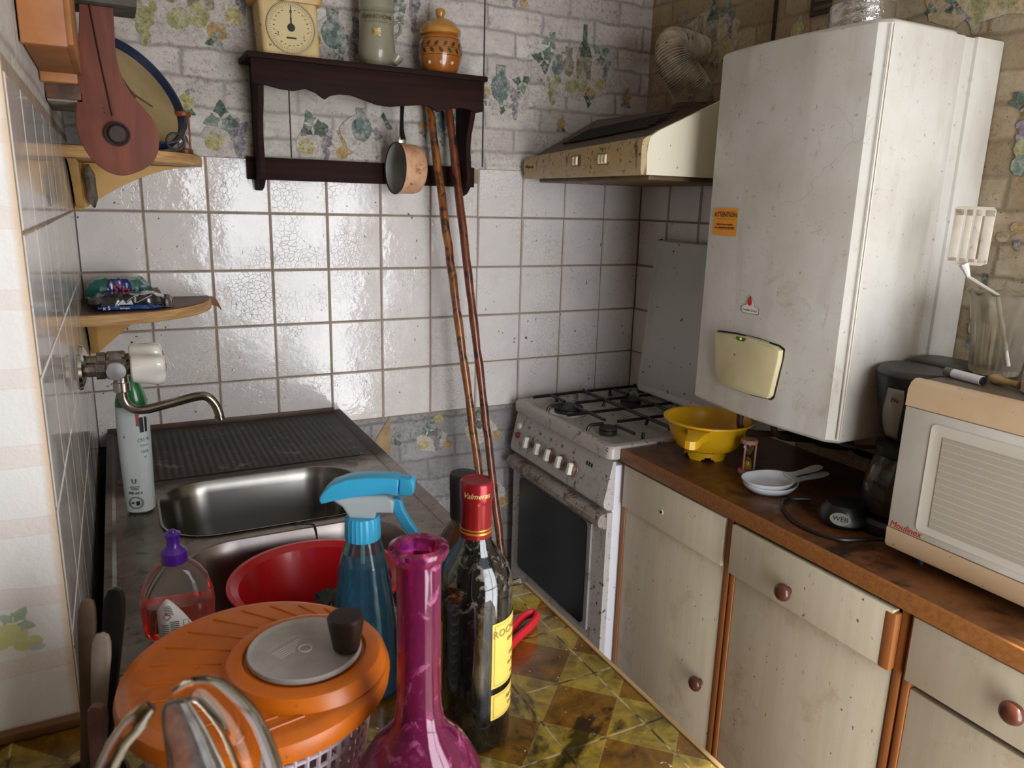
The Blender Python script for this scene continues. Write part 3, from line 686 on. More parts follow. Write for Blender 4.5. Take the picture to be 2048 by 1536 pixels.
# ochre pot with lid
px_, py_ = .921, -.075
t = thing('ochre_pot', 'round ochre glazed pot with a leaf band and knobbed lid on the dark shelf', 'pot', (px_, py_, 1.811))
ochre = M('ochre_glaze', '#a3632a', .18, mott=(12, '#8a4c1f', .8), specks=(60, '#4e2c14', .72), coat=.6)
T = Matrix.Translation((px_, py_, 1.811)); PR = [(.0001, 0), (.040, 0), (.043, .003), (.052, .018), (.0585, .040), (.0600, .060), (.0575, .082), (.050, .098), (.047, .101), (.050, .103)]
MB().lathe(PR, 48, M4=T).build('body', ochre, t)
MB().lathe([(.049, .101), (.056, .103), (.057, .112), (.055, .116), (.050, .120), (.044, .130), (.030, .139), (.012, .143), (.009, .147), (.0125, .155), (.014, .161), (.012, .167), (.006, .170), (.0001, .1705)], 48, M4=T).build('lid', M('ochre_lid', '#b98236', .18, mott=(14, '#9b6425', .8), coat=.6), t)
a0 = math.atan2(-(py_+2.152), -(px_-.085))
def rad(z):
    for (r0, q0), (r1, q1) in zip(PR, PR[1:]):
        if q0 <= z <= q1 and q1 > q0: return r0+(r1-r0)*(z-q0)/(q1-q0)
    return .05
def potp(s_, z, d=.0006): r = rad(z)+d; a = a0+s_/.058; return (px_+r*math.cos(a), py_+r*math.sin(a), 1.811+z)
m = MB()
def potleaf(s_, z, L, rot):
    P = [(0, 0), (.25, .22), (.55, .26), (.85, .13), (1, 0), (.85, -.13), (.55, -.26), (.25, -.22)]
    m.add([potp(s_+L*(x*math.cos(rot)-y*math.sin(rot)), z+L*(x*math.sin(rot)+y*math.cos(rot)), .0009) for x, y in P], [tuple(range(8))])
for i in range(16):
    s_ = -.18+i*.0235
    potleaf(s_, .066, .017, .85); potleaf(s_+.012, .062, .017, -.85)
for zz in (.064, .045, .088): m.tube([potp(-.18+.36*i/60, zz, .0003) for i in range(61)], .0007, 6)
m.build('leaf_band', M('pot_leaf_green', '#343a1c', .3, coat=.5), t)
pdm = M('pot_dots', '#cbb494', .3)
for s_ in (-.035, .0, .035): MB().ball(potp(s_+.002, .026, -.001), .0052, n=12).build('painted_dot', pdm, t)
# saucepan hanging from the shelf
t = thing('saucepan', 'small rusty enamel saucepan hanging by its black handle under the dark shelf', 'saucepan', (.81, -.10, 1.55))
F = axisframe((.778, -.108, 1.556), (-1, -.10, .02))
MB().lathe([(.0001, -.070), (.055, -.070), (.062, -.064), (.0655, -.054), (.0675, 0)], 44, M4=F, cap=False).build('pan_outside', M('enamel_rusty', '#cfa583', .4, mott=(30, '#b07850', .8), stains=(11, '#5a3020', .6), specks=(60, '#3b2219', .68)), t)
MB().lathe([(.0001, -.066), (.053, -.066), (.060, -.062), (.0640, -.052), (.066, 0)], 44, M4=F, cap=False).build('pan_inside', M('enamel_grey', '#b9bab8', .25, mott=(6, '#7d7c78', .7), coat=.3), t)
m = MB().tube([F @ Vector((.0675*math.cos(2*PI*i/40), .0675*math.sin(2*PI*i/40), .0)) for i in range(40)], .002, 8, closed=True); m.build('rim', M('rim_dark', '#2a211d', .4), t)
m = MB(); m.box(.790, .812, -.101, -.097, 1.618, 1.640, .0015); m.build('handle_bracket', chrome_dull, t)
m = MB(); m.tube([(.803, -.099, 1.632), (.801, -.0985, 1.645), (.800, -.098, 1.662), (.801, -.097, 1.69), (.803, -.096, 1.72), (.803, -.096, 1.745), (.8025, -.096, 1.757)], [.0118, .0112, .0090, .0075, .0095, .0105, .006], 12, flat=.6); m.build('handle', black_pl, t)
m = MB(); m.tube([(.8025, -.096, 1.752), (.8025, -.096, 1.768), (.8025, -.090, 1.776), (.8025, -.084, 1.770), (.8025, -.084, 1.797)], .0018, 8); m.build('hook', chrome_dull, t)
# two walking sticks
stick_m = M('varnished_stick', '#5c2c12', .35, grain=((60, 60, 9), '#9a6028', .95), stains=(30, '#220e07', .52), coat=.5)
stick_m2 = M('varnished_stick_red', '#542615', .35, grain=((60, 60, 9), '#7d4024', .9), stains=(30, '#220e07', .54), coat=.5)
def stick(label, a, b, mt, seed):
    r = random.Random(seed); a = Vector(a); b = Vector(b); P = []; R2 = []
    for i in range(41):
        q = i/40; p = a.lerp(b, q); P.append(p+Vector((r.uniform(-.0012, .0012), r.uniform(-.0012, .0012), 0))); R2.append(.0115+.0012*math.sin(i*1.9)*(1 if i % 3 else -.4)+.001*q)
    R2[0] = .009; R2[-1] = .010
    o = MB().tube(P, R2, 12).build('walking_stick', mt, base=tuple(b), smooth=50); return tag(o, label, 'stick', 'wooden sticks leaning on the wall')
stick('lighter brown knotty wooden stick leaning on the wall, the left one of two', (.902, -.042, 1.735), (1.022, -.40, .011), stick_m, 1)
stick('redder brown wooden stick leaning on the wall, the right one nearer the stove', (.958, -.042, 1.745), (1.060, -.385, .011), stick_m2, 2)
# ---------------------------------------------------------------- extractor hood and its duct
t = thing('cooker_hood', 'cream and brown greasy extractor hood with switches on the right wall above the stove', 'hood', (1.45, -.33, 1.55))
hood_c = rust('hood_cream', '#b59a68', .4, .66, .63); hood_w = M('hood_side_cream', '#d9d2bb', .35, specks=(90, '#7d6340', .73)); hood_b = M('hood_brown_top', '#4a3326', .4, mott=(8, '#33231b', .8))
F_ = frame((0, 0, 0), (1, 0, 0), (0, 0, 1))
def hprof(zt): return [(1.222, 1.549), (1.676, 1.556), (1.676, 1.735), (1.47, 1.735), (1.262, zt+.012), (1.232, zt), (1.221, zt-.012)]
A, B_ = hprof(1.607), hprof(1.632)
m = MB(); m.loft([[(x, -.035, z) for x, z in A], [(x, -.615, z) for x, z in B_]]); m.build('body', hood_b, t)
m = MB(); P = []
for (y, zt) in ((-.030, 1.607), (-.625, 1.632)):
    P.append([(x, y, z) for x, z in ((1.219, 1.546), (1.2155, 1.555), (1.2150, zt-.016), (1.219, zt-.004), (1.232, zt+.004), (1.243, zt+.006), (1.243, 1.546))])
m.loft(P); m.build('front_panel', hood_c, t)
m = MB(); m.loft([[(x, -.6275, z) for x, z in ((1.232, 1.5465), (1.680, 1.5465), (1.680, 1.742), (1.47, 1.742), (1.262, 1.650), (1.236, 1.634), (1.230, 1.60))], [(x, -.6165, z) for x, z in ((1.232, 1.5465), (1.680, 1.5465), (1.680, 1.742), (1.47, 1.742), (1.262, 1.650), (1.236, 1.634), (1.230, 1.60))]]); m.build('side_panel', hood_w, t)
m = MB(); d = Vector((1.47-1.262, 0, 1.735-1.630)); L = d.length; d.normalize()
F = frame((1.262, -.06, 1.6200), (0, -1, .043), d)
for i in range(36):
    for j in range(6):
        x = .05+i*.0115+(j % 2)*.006
        m.prism([(x, .05+j*.018), (x+.009, .05+j*.018), (x+.006, .062+j*.018), (x-.003, .062+j*.018)], .004, .0075, M4=F)
m.build('vent_grid', M('hood_grid', '#171210', .6), t)
for (ya, lab) in ((-.335, 0), (-.46, 1)):
    m = MB(); F = frame((1.2149, ya, 1.588), (0, -1, 0), (0, 0, 1))
    m.box(-.022, .022, -.014, .014, 0, .001, M4=F); m.build('switch_plate', M('switch_plate_%d' % lab, '#6d5433', .5), t)
    m = MB()
    for k in range(2+lab): m.loft([[(-.018+k*.014+q*.004-.001, -.012, 0.001), (-.006+k*.014-.001, -.012, .001), (-.006+k*.014-.001, .012, .001), (-.018+k*.014-.001, .012, .001)] if q == 0 else [(-.014+k*.014, -.008, .006), (-.008+k*.014, -.008, .006), (-.008+k*.014, .008, .006), (-.014+k*.014, .008, .006)] for q in (0, 1)], M4=F)
    m.build('rocker_switch', M('switch_cream', '#e0d4b4', .3), t)
m = MB().text('Whirlpool', .011, frame((1.2148, -.065, 1.580), (0, -1, 0), (0, 0, 1))).text('AUTO 1 2', .006, frame((1.2148, -.46, 1.613), (0, -1, 0), (0, 0, 1))); m.build('lettering', M('hood_ink', '#3d2f1e', .6), t)
m = MB().box(1.26, 1.66, -.60, -.05, 1.536, 1.549, .003); m.build('grease_filter', M('filter_brown', '#6c5334', .5, mott=(20, '#3f2e1d', .8)), t)
m = MB().ball((1.60, -.58, 1.540), (.012, .012, .008)).ball((1.33, -.20, 1.541), (.010, .010, .007)); m.build('lamp_stud', M('lamp_stud', '#c8a95c', .4), t)
# ribbed duct
t = thing('ribbed_duct', 'dirty white ribbed flexible duct rising from the hood beside the boiler', 'duct', (1.55, -.40, 1.736))
C_ = bez([(1.535, -.42, 1.736), (1.530, -.42, 1.77), (1.505, -.42, 1.805), (1.475, -.41, 1.838), (1.468, -.39, 1.880), (1.51, -.34, 1.918), (1.60, -.29, 1.930), (1.676, -.26, 1.930)], 40)
m = MB(); m.tube(C_, [.055+(.0045 if (i//2) % 2 else -.0015)*1.0-.020*min(1, i/len(C_)*1.3) for i in range(len(C_))], 28)
m.build('ribbed_hose', M('duct_white_dirty', '#b8aa94', .5, mott=(16, '#6b5a47', .9), specks=(60, '#3f3226', .66)), t, smooth=60)
MB().lathe([(.060, 0), (.062, .002), (.062, .012), (.058, .014)], 32, M4=Matrix.Translation((1.535, -.42, 1.7355))).build('collar', hood_b, t)
# ---------------------------------------------------------------- boiler
t = thing('wall_boiler', 'large white wall-hung gas boiler with an orange warning sticker and cream control flap', 'boiler', (1.5, -.95, 1.0))
def boiler_enamel():
    t = NT('boiler_enamel')
    c = t.mix(t.ramp(t.noise(4, 5, .65), .35, .7), lin('#cdcac4'), lin('#bdb7ab'))
    c = t.mix(t.ramp(t.noise(1., 4, .6, t.scaled((14, 14, 4)), .4), .50, .72, 0, .4), c, lin('#a3998a'))
    c = t.mix(t.ramp(t.noise(9, 6, .75, dist=1.2), .60, .68, 0, .45), c, lin('#a18f76'))
    c = t.mix(t.ramp(t.noise(75, 4, .7), .64, .69, 0, .7), c, lin('#7d7468'))
    vo = t.n('TexVoronoi', feature='DISTANCE_TO_EDGE'); vo.inputs['Scale'].default_value = 3.1
    va = t.n('VectorMath', operation='SCALE'); nz = t.n('TexNoise'); nz.inputs['Scale'].default_value = 11; t.l(t.co, nz.inputs['Vector']); t.l(nz.outputs[1], va.inputs[0]); va.inputs['Scale'].default_value = .12
    vb = t.n('VectorMath', operation='ADD'); t.l(t.co, vb.inputs[0]); t.l(va.outputs[0], vb.inputs[1]); t.l(vb.outputs[0], vo.inputs['Vector'])
    ck = t.math('MULTIPLY', t.ramp(vo.outputs[0], 0, .006, 1, 0), t.ramp(t.noise(3.3, 2, .5), .52, .60)); c = t.mix(t.math('MULTIPLY', ck, .28), c, lin('#7f786e'))
    t.setp(Base_Color=c, Roughness=.3); return t.m
enam = boiler_enamel()
y0, y1 = -.733, -1.166; z0, z1 = 1.012, 1.812
def bring(z, ins=0., e=0.):
    P = []; n = 24
    for i in range(n+1):
        q = i/n; y = y0+(y1-y0)*q; b = .018*(1-(2*q-1)**2)
        edge = min(q, 1-q)*abs(y1-y0); rr = .016; dx = 0 if edge > rr else rr-math.sqrt(max(0, rr*rr-(rr-edge)**2))
        P.append((1.334-b+dx+ins, y+(ins*.9 if q < .5 else ins*.9)*(-1 if q < .5 else 1)*(1 if True else 0), z))
    P += [(1.530, y1+ins, z), (1.530, y0-ins, z)]
    return P
m = MB(); m.loft([bring(z0, .010), bring(z0+.003, .004), bring(z0+.009, 0), bring(z1-.009, 0), bring(z1-.003, .004), bring(z1, .010)]); m.build('front_cover', enam, t)
m = MB(); m.box(1.5305, 1.565, y1+.006, y0-.006, z0+.004, z1-.006, .001); m.box(1.565, 1.600, y1+.010, y0-.006, z0+.004, z1-.006, .001); m.box(1.600, 1.684, y1+.003, y0-.003, z0+.004, z1-.004, .002); m.build('chassis', enam, t)
m = MB(); m.tube([(1.3425, y1-.0012, z0+.012), (1.3425, y1-.0012, z1-.012)], .0014, 6); m.tube([(1.350, y1-.001, z0+.012), (1.350, y1-.001, z1-.012)], .0012, 6); m.build('edge_seam', M('seam_cream', '#cfc8ba', .35), t)
# bowed face helper: local (u along -y, v up) on the front
def bf(u, v, d=0.): u = u-.029; q = (u-y0)/(y1-y0); return (1.334-.018*(1-(2*q-1)**2)-d, u, v)
def bpatch(mb, pts, d, th=.0, mat=0):
    n = len(pts); vs = [bf(u, v, d) for u, v in pts]+[bf(u, v, d-th) for u, v in pts]
    mb.add(vs, [tuple(range(n))[::-1]]+[(i, (i+1) % n, n+(i+1) % n, n+i) for i in range(n)], mat)
m = MB(); fl_ = [(-.795, 1.188), (-.80, 1.192), (-.86, 1.196), (-.92, 1.196), (-.985, 1.190), (-.998, 1.184), (-.998, 1.165), (-.985, 1.082), (-.978, 1.075), (-.92, 1.072), (-.86, 1.073), (-.818, 1.079), (-.812, 1.087), (-.797, 1.17)]
bpatch(m, [(u*1+(.0035 if u > -.9 else -.0035), v+(.0035 if v > 1.13 else -.0035)) for u, v in fl_], .0012, .002); m.build('flap_gap', M('gap_dark', '#1e1c18', .6), t)
def fpad():
    mm = MB(); c_ = (-.898, 1.135)
    rings = []
    for k, d in ((1., .001), (1., .009), (.985, .0125), (.95, .014)): rings.append([bf(c_[0]+(u-c_[0])*k, c_[1]+(v-c_[1])*k, d) for u, v in fl_])
    mm.loft(rings); return mm
fpad().build('control_flap', M('flap_cream', '#c9bd95', .3, mott=(8, '#b8aa80', .6), specks=(50, '#7c7150', .72)), t)
m = MB(); bpatch(m, [(-.872, 1.1945), (-.905, 1.1945), (-.898, 1.187), (-.879, 1.187)], .0150, .003); m.build('flap_notch', M('notch_green', '#3d4a2c', .3), t)
m = MB(); m.ball(bf(-.889, 1.1915, .0155), (.002, .003, .002)); m.build('status_light', M('status_green', '#86c21a', .3, emit=('#8fd020', .8)), t)
# warning sticker
sk = M('sticker_orange', '#ef9a1c', .5, mott=(60, '#dd8410', .4)); m = MB(); vs = [(u, v) for u, v in ((-.7655, 1.4695), (-.8455, 1.4705), (-.8425, 1.4125), (-.7635, 1.411))]
SU = -.808
m = MB(); m.grid(lambda a, b: bf(-.739-.086*a, 1.473-.061*b, .0012), 6, 4); m.build('warning_sticker', sk, t)
def btext(mb, s, size, u, v, **k): mb.text(s, size, Matrix.Identity(4), bend=lambda w_: bf(u-w_.x, v+w_.y, .0016+w_.z), **k)
m = MB(); btext(m, 'ATTENTION', .0145, -.783, 1.458, ext=.0002); btext(m, 'Attention à votre installation', .0052, -.783, 1.437, ext=.0002, shear=.2); btext(m, 'votre GARANTIE DE SÉCURITÉ', .0054, -.783, 1.4295, ext=.0002)
for v in (1.466, 1.4495, 1.4265): bpatch(m, [(-.756, v), (-.818, v), (-.818, v-.0007), (-.756, v-.0007)], .0016, .0002)
m.build('sticker_text', ink, t)
# maker's badge
m = MB(); bp = [(-.866, 1.256), (-.868, 1.250), (-.874, 1.2475), (-.915, 1.2475), (-.921, 1.250), (-.921, 1.260), (-.915, 1.264), (-.906, 1.265), (-.900, 1.279), (-.892, 1.287), (-.884, 1.279), (-.882, 1.266), (-.872, 1.264), (-.867, 1.261)]
bpatch(m, bp, .0014, .001); m.build('badge', M('badge_grey', '#6f6a64', .4), t)
m = MB(); bpatch(m, [(-.8935+(u+.8935)*.93, 1.264+(v-1.264)*.93) for u, v in bp], .0018, .001); m.build('badge_face', M('badge_cream', '#d8d3ca', .4), t)
m = MB(); m.ball(bf(-.892, 1.2725, .0016), (.0012, .0075, .0075)); bpatch(m, [(-.886, 1.276), (-.893, 1.287), (-.899, 1.277)], .0026, .001); m.build('flame_emblem', M('emblem_red', '#b3262c', .4), t)
m = MB(); btext(m, 'Saunier Duval', .0082, -.8935, 1.2555, ext=.0002); m.build('badge_text', ink, t)
m = MB()
for (x, y) in ((1.42, -.82), (1.47, -.88), (1.52, -.95), (1.56, -1.02)): m.tube(bez([(x, y, 1.014), (x, y, .98), (x+.03, y, .93), (1.66, y, .90)], 6), .008, 8)
m.build('pipework', M('pipe_dark', '#4a3a2c', .5, .4), t)
m = MB(); m.tube(bez([(1.50, -1.03, 1.014), (1.50, -1.035, .97), (1.53, -1.06, .955), (1.60, -1.08, .95)], 8), .005, 8); m.build('grey_cable', M('grey_cable', '#7b746c', .5), t)
# flue on top of the boiler
t = thing('flue_pipe', 'flue pipe wrapped in crinkled silver foil tape standing on the boiler', 'flue', (1.495, -1.0, 1.812))
T = Matrix.Translation((1.462, -1.0, 0))
m = MB(); r_ = random.Random(7); rings = []
for k in range(14):
    z = 1.820+k*.0042; rings.append([(1.462+(.062+r_.uniform(-.0012, .0012)+(.001 if k % 5 == 0 else 0))*math.cos(2*PI*j/40), -1.0+(.062+r_.uniform(-.0012, .0012))*math.sin(2*PI*j/40), z+r_.uniform(-.001, .001)) for j in range(40)])
m.loft(rings); m.build('foil_tape', M('foil', '#d8d8d8', .18, 1.0, bump=(90, .6)), t, smooth=40)
MB().cyl(.058, 1.812, 2.10, 36, M4=T).build('pipe', M('flue_cream', '#9d8b6c', .4, mott=(8, '#7b6a4e', .7)), t)
MB().lathe([(.058, 1.813), (.070, 1.8135), (.070, 1.8185), (.060, 1.822)], 36, M4=T).build('collar', M('flue_collar', '#6b6256', .5), t)
# ventilation grille and dark wall batten high on the right wall
t = thing('vent_grille', 'small dark wall vent grille with paler slats, above the boiler', 'vent', (XW, -.62, 1.95))
MB().box(XW-.008, XW-.001, -.79, -.66, 1.945, 2.07, .002).build('frame', M('grille_frame', '#3b2d20', .6), t)
m = MB()
for i in range(6): m.box(XW-.0115, XW-.0085, -.775, -.675, 1.955+i*.018, 1.965+i*.018, .001)
m.build('slat', M('grille_slat', '#54432e', .6), t)  # slats a slightly lighter brown than the frame
o = MB().box(XW-.006, XW-.001, -.545, -.535, 1.75, 2.40, .001).build('trim_1', M('batten_black', '#17110e', .7)); o['kind'] = 'structure'
# ---------------------------------------------------------------- gas stove
t = thing('gas_stove', 'white rusty gas stove with five knobs and a dark oven window, in the far corner', 'stove', (1.44, -.33, 0))
sw = rust('stove_white', '#b5b2b0', .35, .68, .66); sw2 = M('stove_side_white', '#d3d3da', .35, stains=(8, '#6b4a34', .66), specks=(60, '#4b3528', .69))
Y0, Y1 = -.055, -.602
def yz(pts): return [[(x, Y0-.002, z) for x, z in pts], [(x, Y1+.002, z) for x, z in pts]]
MB().box(1.212, 1.672, Y1+.004, Y0-.004, .03, .800, .004).build('cabinet', sw2, t)
m = MB(); m.loft(yz([(1.206, .812), (1.182, .700), (1.184, .686), (1.196, .676), (1.215, .676), (1.215, .812)])); m.build('control_panel', sw, t)
# cooktop tray with raised rim
m = MB(); cx_, cy_ = (1.190+1.672)/2, (Y0+Y1)/2; hx, hy = (1.672-1.190)/2, (Y0-Y1)/2
rr = lambda ins, z, r=.02: rrect(cx_, cy_, hx-ins, hy-ins, r, z, 6)
m.loft([rr(.006, .815), rr(0, .820), rr(0, .846), rr(.004, .853), rr(.012, .855), rr(.026, .855), rr(.032, .851), rr(.036, .840), rr(.045, .838)]); m.build('cooktop', rust('cooktop_enamel', '#a8a29b', .3, .66, .64), t)
def burner(x, y, r, white=False):
    T = Matrix.Translation((x, y, .838))
    if white: MB().lathe([(r*1.25, 0), (r*1.3, .002), (r*.9, .004)], 32, M4=T).build('burner_dish', M('dish_white', '#d9d8dc', .3), t)
    b = MB().lathe([(r*.95, .001), (r, .004), (r, .014), (r*.8, .015)], 32, M4=T).build('burner_ring', M('burner_alu', '#55524e', .4, .8), t)
    MB().lathe([(r*.9, .015), (r*1.02, .017), (r*1.02, .021), (r*.95, .023), (.0001, .024)], 32, M4=T).build('burner_cap', M('burner_cap', '#2b2926', .45), t)
burner(1.300, -.215, .045, True); burner(1.285, -.455, .026); burner(1.545, -.205, .034); burner(1.545, -.455, .034)
iron = M('pan_support_black', '#161312', .4)
for (xa, xb) in ((1.225, 1.430), (1.432, 1.640)):
    for (ya, yb) in ((-.100, -.562),):
        m = MB(); z = .868
        loop = bez([(xa, ya, z), (xb, ya, z), (xb, (ya+yb)/2, z), (xb, yb, z), (xa, yb, z), (xa, (ya+yb)/2, z)], 1)
        m.tube([(xa+.012, ya, z), (xb-.012, ya, z), (xb, ya-.012, z), (xb, yb+.012, z), (xb-.012, yb, z), (xa+.012, yb, z), (xa, yb+.012, z), (xa, ya-.012, z)], .0052, 8, closed=True) if xa > 1.3 else m.tube([(xa+.012, ya, z-.002), (xb-.012, ya, z), (xb, ya-.012, z), (xb, yb+.012, z), (xb-.012, yb, z)], .0052, 8)
        m.tube([(xa, (ya+yb)/2, z), (xb, (ya+yb)/2, z)], .0048, 8)
        for yc in ((ya*3+yb)/4-.003, (ya+yb*3)/4+.003):
            xc = 1.30 if xa < 1.3 else 1.545
            m.tube([(xb, yc, z), (xc+.025, yc, z)], .0048, 8); 
            m.tube([(xa-.004, yc, z-.022), (xa, yc, z-.006), (xa+.010, yc, z), (xc-.025, yc, z)], .0048, 8)
            for s_ in (-1, 1): m.tube([(xc, yc+s_*.115, z), (xc, yc+s_*.028, z)], .0048, 8)
        for y in (ya, yb): m.tube([((xa+xb)/2, y, z), ((xa+xb)/2, y, z-.026)], .0048, 8)
        for y in (ya, (ya+yb)/2, yb): m.ball((xb-.002, y, z+.002), .007, n=10)
        m.build('pan_support', iron, t)
# knobs on the sloping panel
pn = Vector((-.112, 0, .024)).normalized(); pu = Vector((0.024, 0, .112)).normalized()
def ppt(y, z, d=0.): q = (z-.70)/.112; return Vector((1.182+.024*q, y, z))+pn*d
kd = M('knob_dial_grey', '#8f8b86', .4, stains=(20, '#5a3421', .55)); kw = M('knob_white', '#dcd8d0', .3, mott=(30, '#b8ac9a', .4)); kr = M('knob_rusty_dial', '#6b4a3a', .5, mott=(50, '#8a8078', .8))
for i, y in enumerate((-.172, -.243, -.305, -.371, -.434)):
    F = axisframe(ppt(y, .739), pn)
    b = MB().lathe([(.0215, 0), (.0235, .002), (.0225, .005), (.017, .006), (.0165, .010)], 28, M4=F).build('knob', kd if i < 2 else kr, t)
    MB().lathe([(.0165, .006), (.0160, .010), (.014, .012), (.0001, .012)], 28, M4=F).build('knob_cap', kd if i < 2 else kr, b)
    m = MB(); q = frame(ppt(y, .739), (0, -1, 0), pu); m.loft([rrect(0, 0, .0085, .0185, .008, .010), rrect(0, 0, .0080, .0180, .0075, .020), rrect(0, 0, .0055, .0160, .005, .023)], M4=q); m.build('knob_grip', kw, b)
for z, c_, nm in ((.771, kw, 'ignition_button'), (.742, M('button_red', '#8f1f22', .35), 'light_button')):
    m = MB(); F = axisframe(ppt(-.090, z), pn); m.lathe([(.0105, 0), (.0105, .003), (.009, .007), (.0001, .008)], 20, M4=F); m.build(nm, c_, t)
m = MB()
for y in (-.150, -.220, -.285, -.350, -.415):
    F = frame(ppt(y, .782, .0002), (0, -1, 0), pu)
    for a, b, c, d in ((-.005, .005, -.005, -.0044), (-.005, .005, .0044, .005), (-.005, -.0044, -.005, .005), (.0044, .005, -.005, .005), (-.002, .002, -.002, .002)): m.box(a, b, c, d, 0, .0004, M4=F)
F = frame(ppt(-.50, .775, .0002), (0, -1, 0), pu)
for a in (-.012, 0, .012): m.box(a-.004, a+.004, -.006, .006, 0, .0004, M4=F)
m.build('printed_symbols', M('symbol_dark', '#2b2a2a', .6), t)
# oven door
m = MB(); m.loft(yz([(1.196, .668), (1.196, .235), (1.214, .235), (1.214, .668)])); dr = m.build('oven_door', sw, t)
MB().box(1.190, 1.1965, -.535, -.110, .285, .612, .0).build('door_moulding', M('door_moulding', '#8f8d8c', .4, stains=(8, '#4f3426', .60)), dr)
m = MB(); m.loft([rrect(0, 0, .200, .158, .018, 0), rrect(0, 0, .200, .158, .018, .004)], M4=frame((1.1905, -.318, .452), (0, -1, 0), (0, 0, 1))); m.build('window_glass', M('oven_glass', '#07090a', .25, mott=(4, '#0e1012', .7)), dr)
m = MB(); m.loft([[(x, y, z) for x, z in ((1.1955, .668), (1.176, .664), (1.168, .650), (1.170, .634), (1.182, .622), (1.1955, .622))] for y in (Y0-.004, Y1+.004)]); m.build('door_handle', rust('handle_brown', '#8c837a', .45, .52, .62), dr)
m = MB(); m.loft(yz([(1.200, .228), (1.200, .05), (1.214, .05), (1.214, .228)])); m.build('warming_drawer', sw, t)
m = MB()
for y in (Y0-.04, Y1+.04): m.cyl(.015, 0, .032, M4=Matrix.Translation((1.24, y, 0))); m.cyl(.015, 0, .032, M4=Matrix.Translation((1.64, y, 0)))
m.build('foot', black_pl, t)
# glass-less enamel lid raised against the wall
m = MB(); Fl = frame((1.655, -.165, .872), (-.018, -.985, 0), (-.0, .045, 1)); P = rrect(.205, .245, .205, .247, .014, 0)
F2 = frame((1.622, -.150, .872), (0, -1, 0), (.040, 0, .48))
m.loft([rrect(.225, .247, .222, .247, .014, 0), rrect(.225, .247, .225, .250, .016, .003), rrect(.225, .247, .225, .250, .016, .012), rrect(.225, .247, .221, .246, .014, .0155), rrect(.225, .247, .211, .236, .010, .0155), rrect(.225, .247, .205, .230, .008, .011), rrect(.225, .247, .20, .225, .008, .011)], M4=F2)
m.build('lid', M('lid_enamel', '#b9b8b5', .3, mott=(4, '#aaa69f', .6), specks=(60, '#3b3029', .71)), t)
m = MB(); m.tube([F2 @ Vector(p) for p in ((-.001, .43, .006), (-.001, .488, .006), (.006, .497, .006), (.020, .498, .006))], .0035, 6); m.box(1.622, 1.640, -.152, -.138, .855, .925, .002); m.ball((1.625, -.15, .868), .013, n=12); m.build('lid_hinge', M('rusty_hinge', '#3a2218', .7, mott=(50, '#5f3a24', .8)), t)
# ---------------------------------------------------------------- base cabinets and worktop
wt = M('worktop_wood', '#6b4122', .38, mott=(16, '#38200f', 1.), stains=(10, '#1f110b', .55), specks=(60, '#8d7460', .72), bump=(60, .15)); edge_w = M('worktop_edge', '#9a6433', .45, grain=((8, 120, 120), '#7a4a24', .7))
t = thing('worktop', 'long brown stained wooden worktop with an orange wood front edge', 'worktop', (1.45, -1.35, .815))
MB().box(1.232, 1.684, -2.08, -.606, .815, .848, .0015).build('board', wt, t)
MB().box(1.2245, 1.2325, -2.08, -.606, .814, .8485, .0015).build('front_edge', edge_w, t)
def laminate_():
    t = NT('cream_laminate')
    c = t.mix(t.ramp(t.noise(1., 4, .6, t.scaled((60, 60, 4)), .4), .35, .65, 0, .35), lin('#cbc0a8'), lin('#b3a68a'))
    c = t.mix(t.ramp(t.noise(10, 6, .75), .55, .72, 0, .5), c, lin('#9a8259')); c = t.mix(t.ramp(t.noise(1., 4, .7, t.scaled((60, 60, 25))), .66, .72, 0, .75), c, lin('#6b5334'))
    c = t.mix(t.ramp(t.noise(50, 3, .6), .71, .73, 0, .9), c, lin('#4a3826'))
    t.setp(Base_Color=c, Roughness=.5); return t.m
laminate = laminate_()
stile = M('stile_wood', '#9c6233', .45, grain=((30, 30, 4), '#7c4520', .7)); knob_m = M('knob_brown', '#5a2f1f', .3, mott=(30, '#43231a', .7), coat=.3); inside = M('cabinet_inside', '#2a1c13', .8)
def knob(parent, x, y, z, s_=1.):
    F = axisframe((x, y, z), (-1, 0, 0)); MB().lathe([(.008*s_, 0), (.0075*s_, .006), (.012*s_, .009), (.0175*s_, .014), (.0185*s_, .019), (.016*s_, .025), (.010*s_, .029), (.0001, .030)], 24, M4=F).build('knob', knob_m, parent)
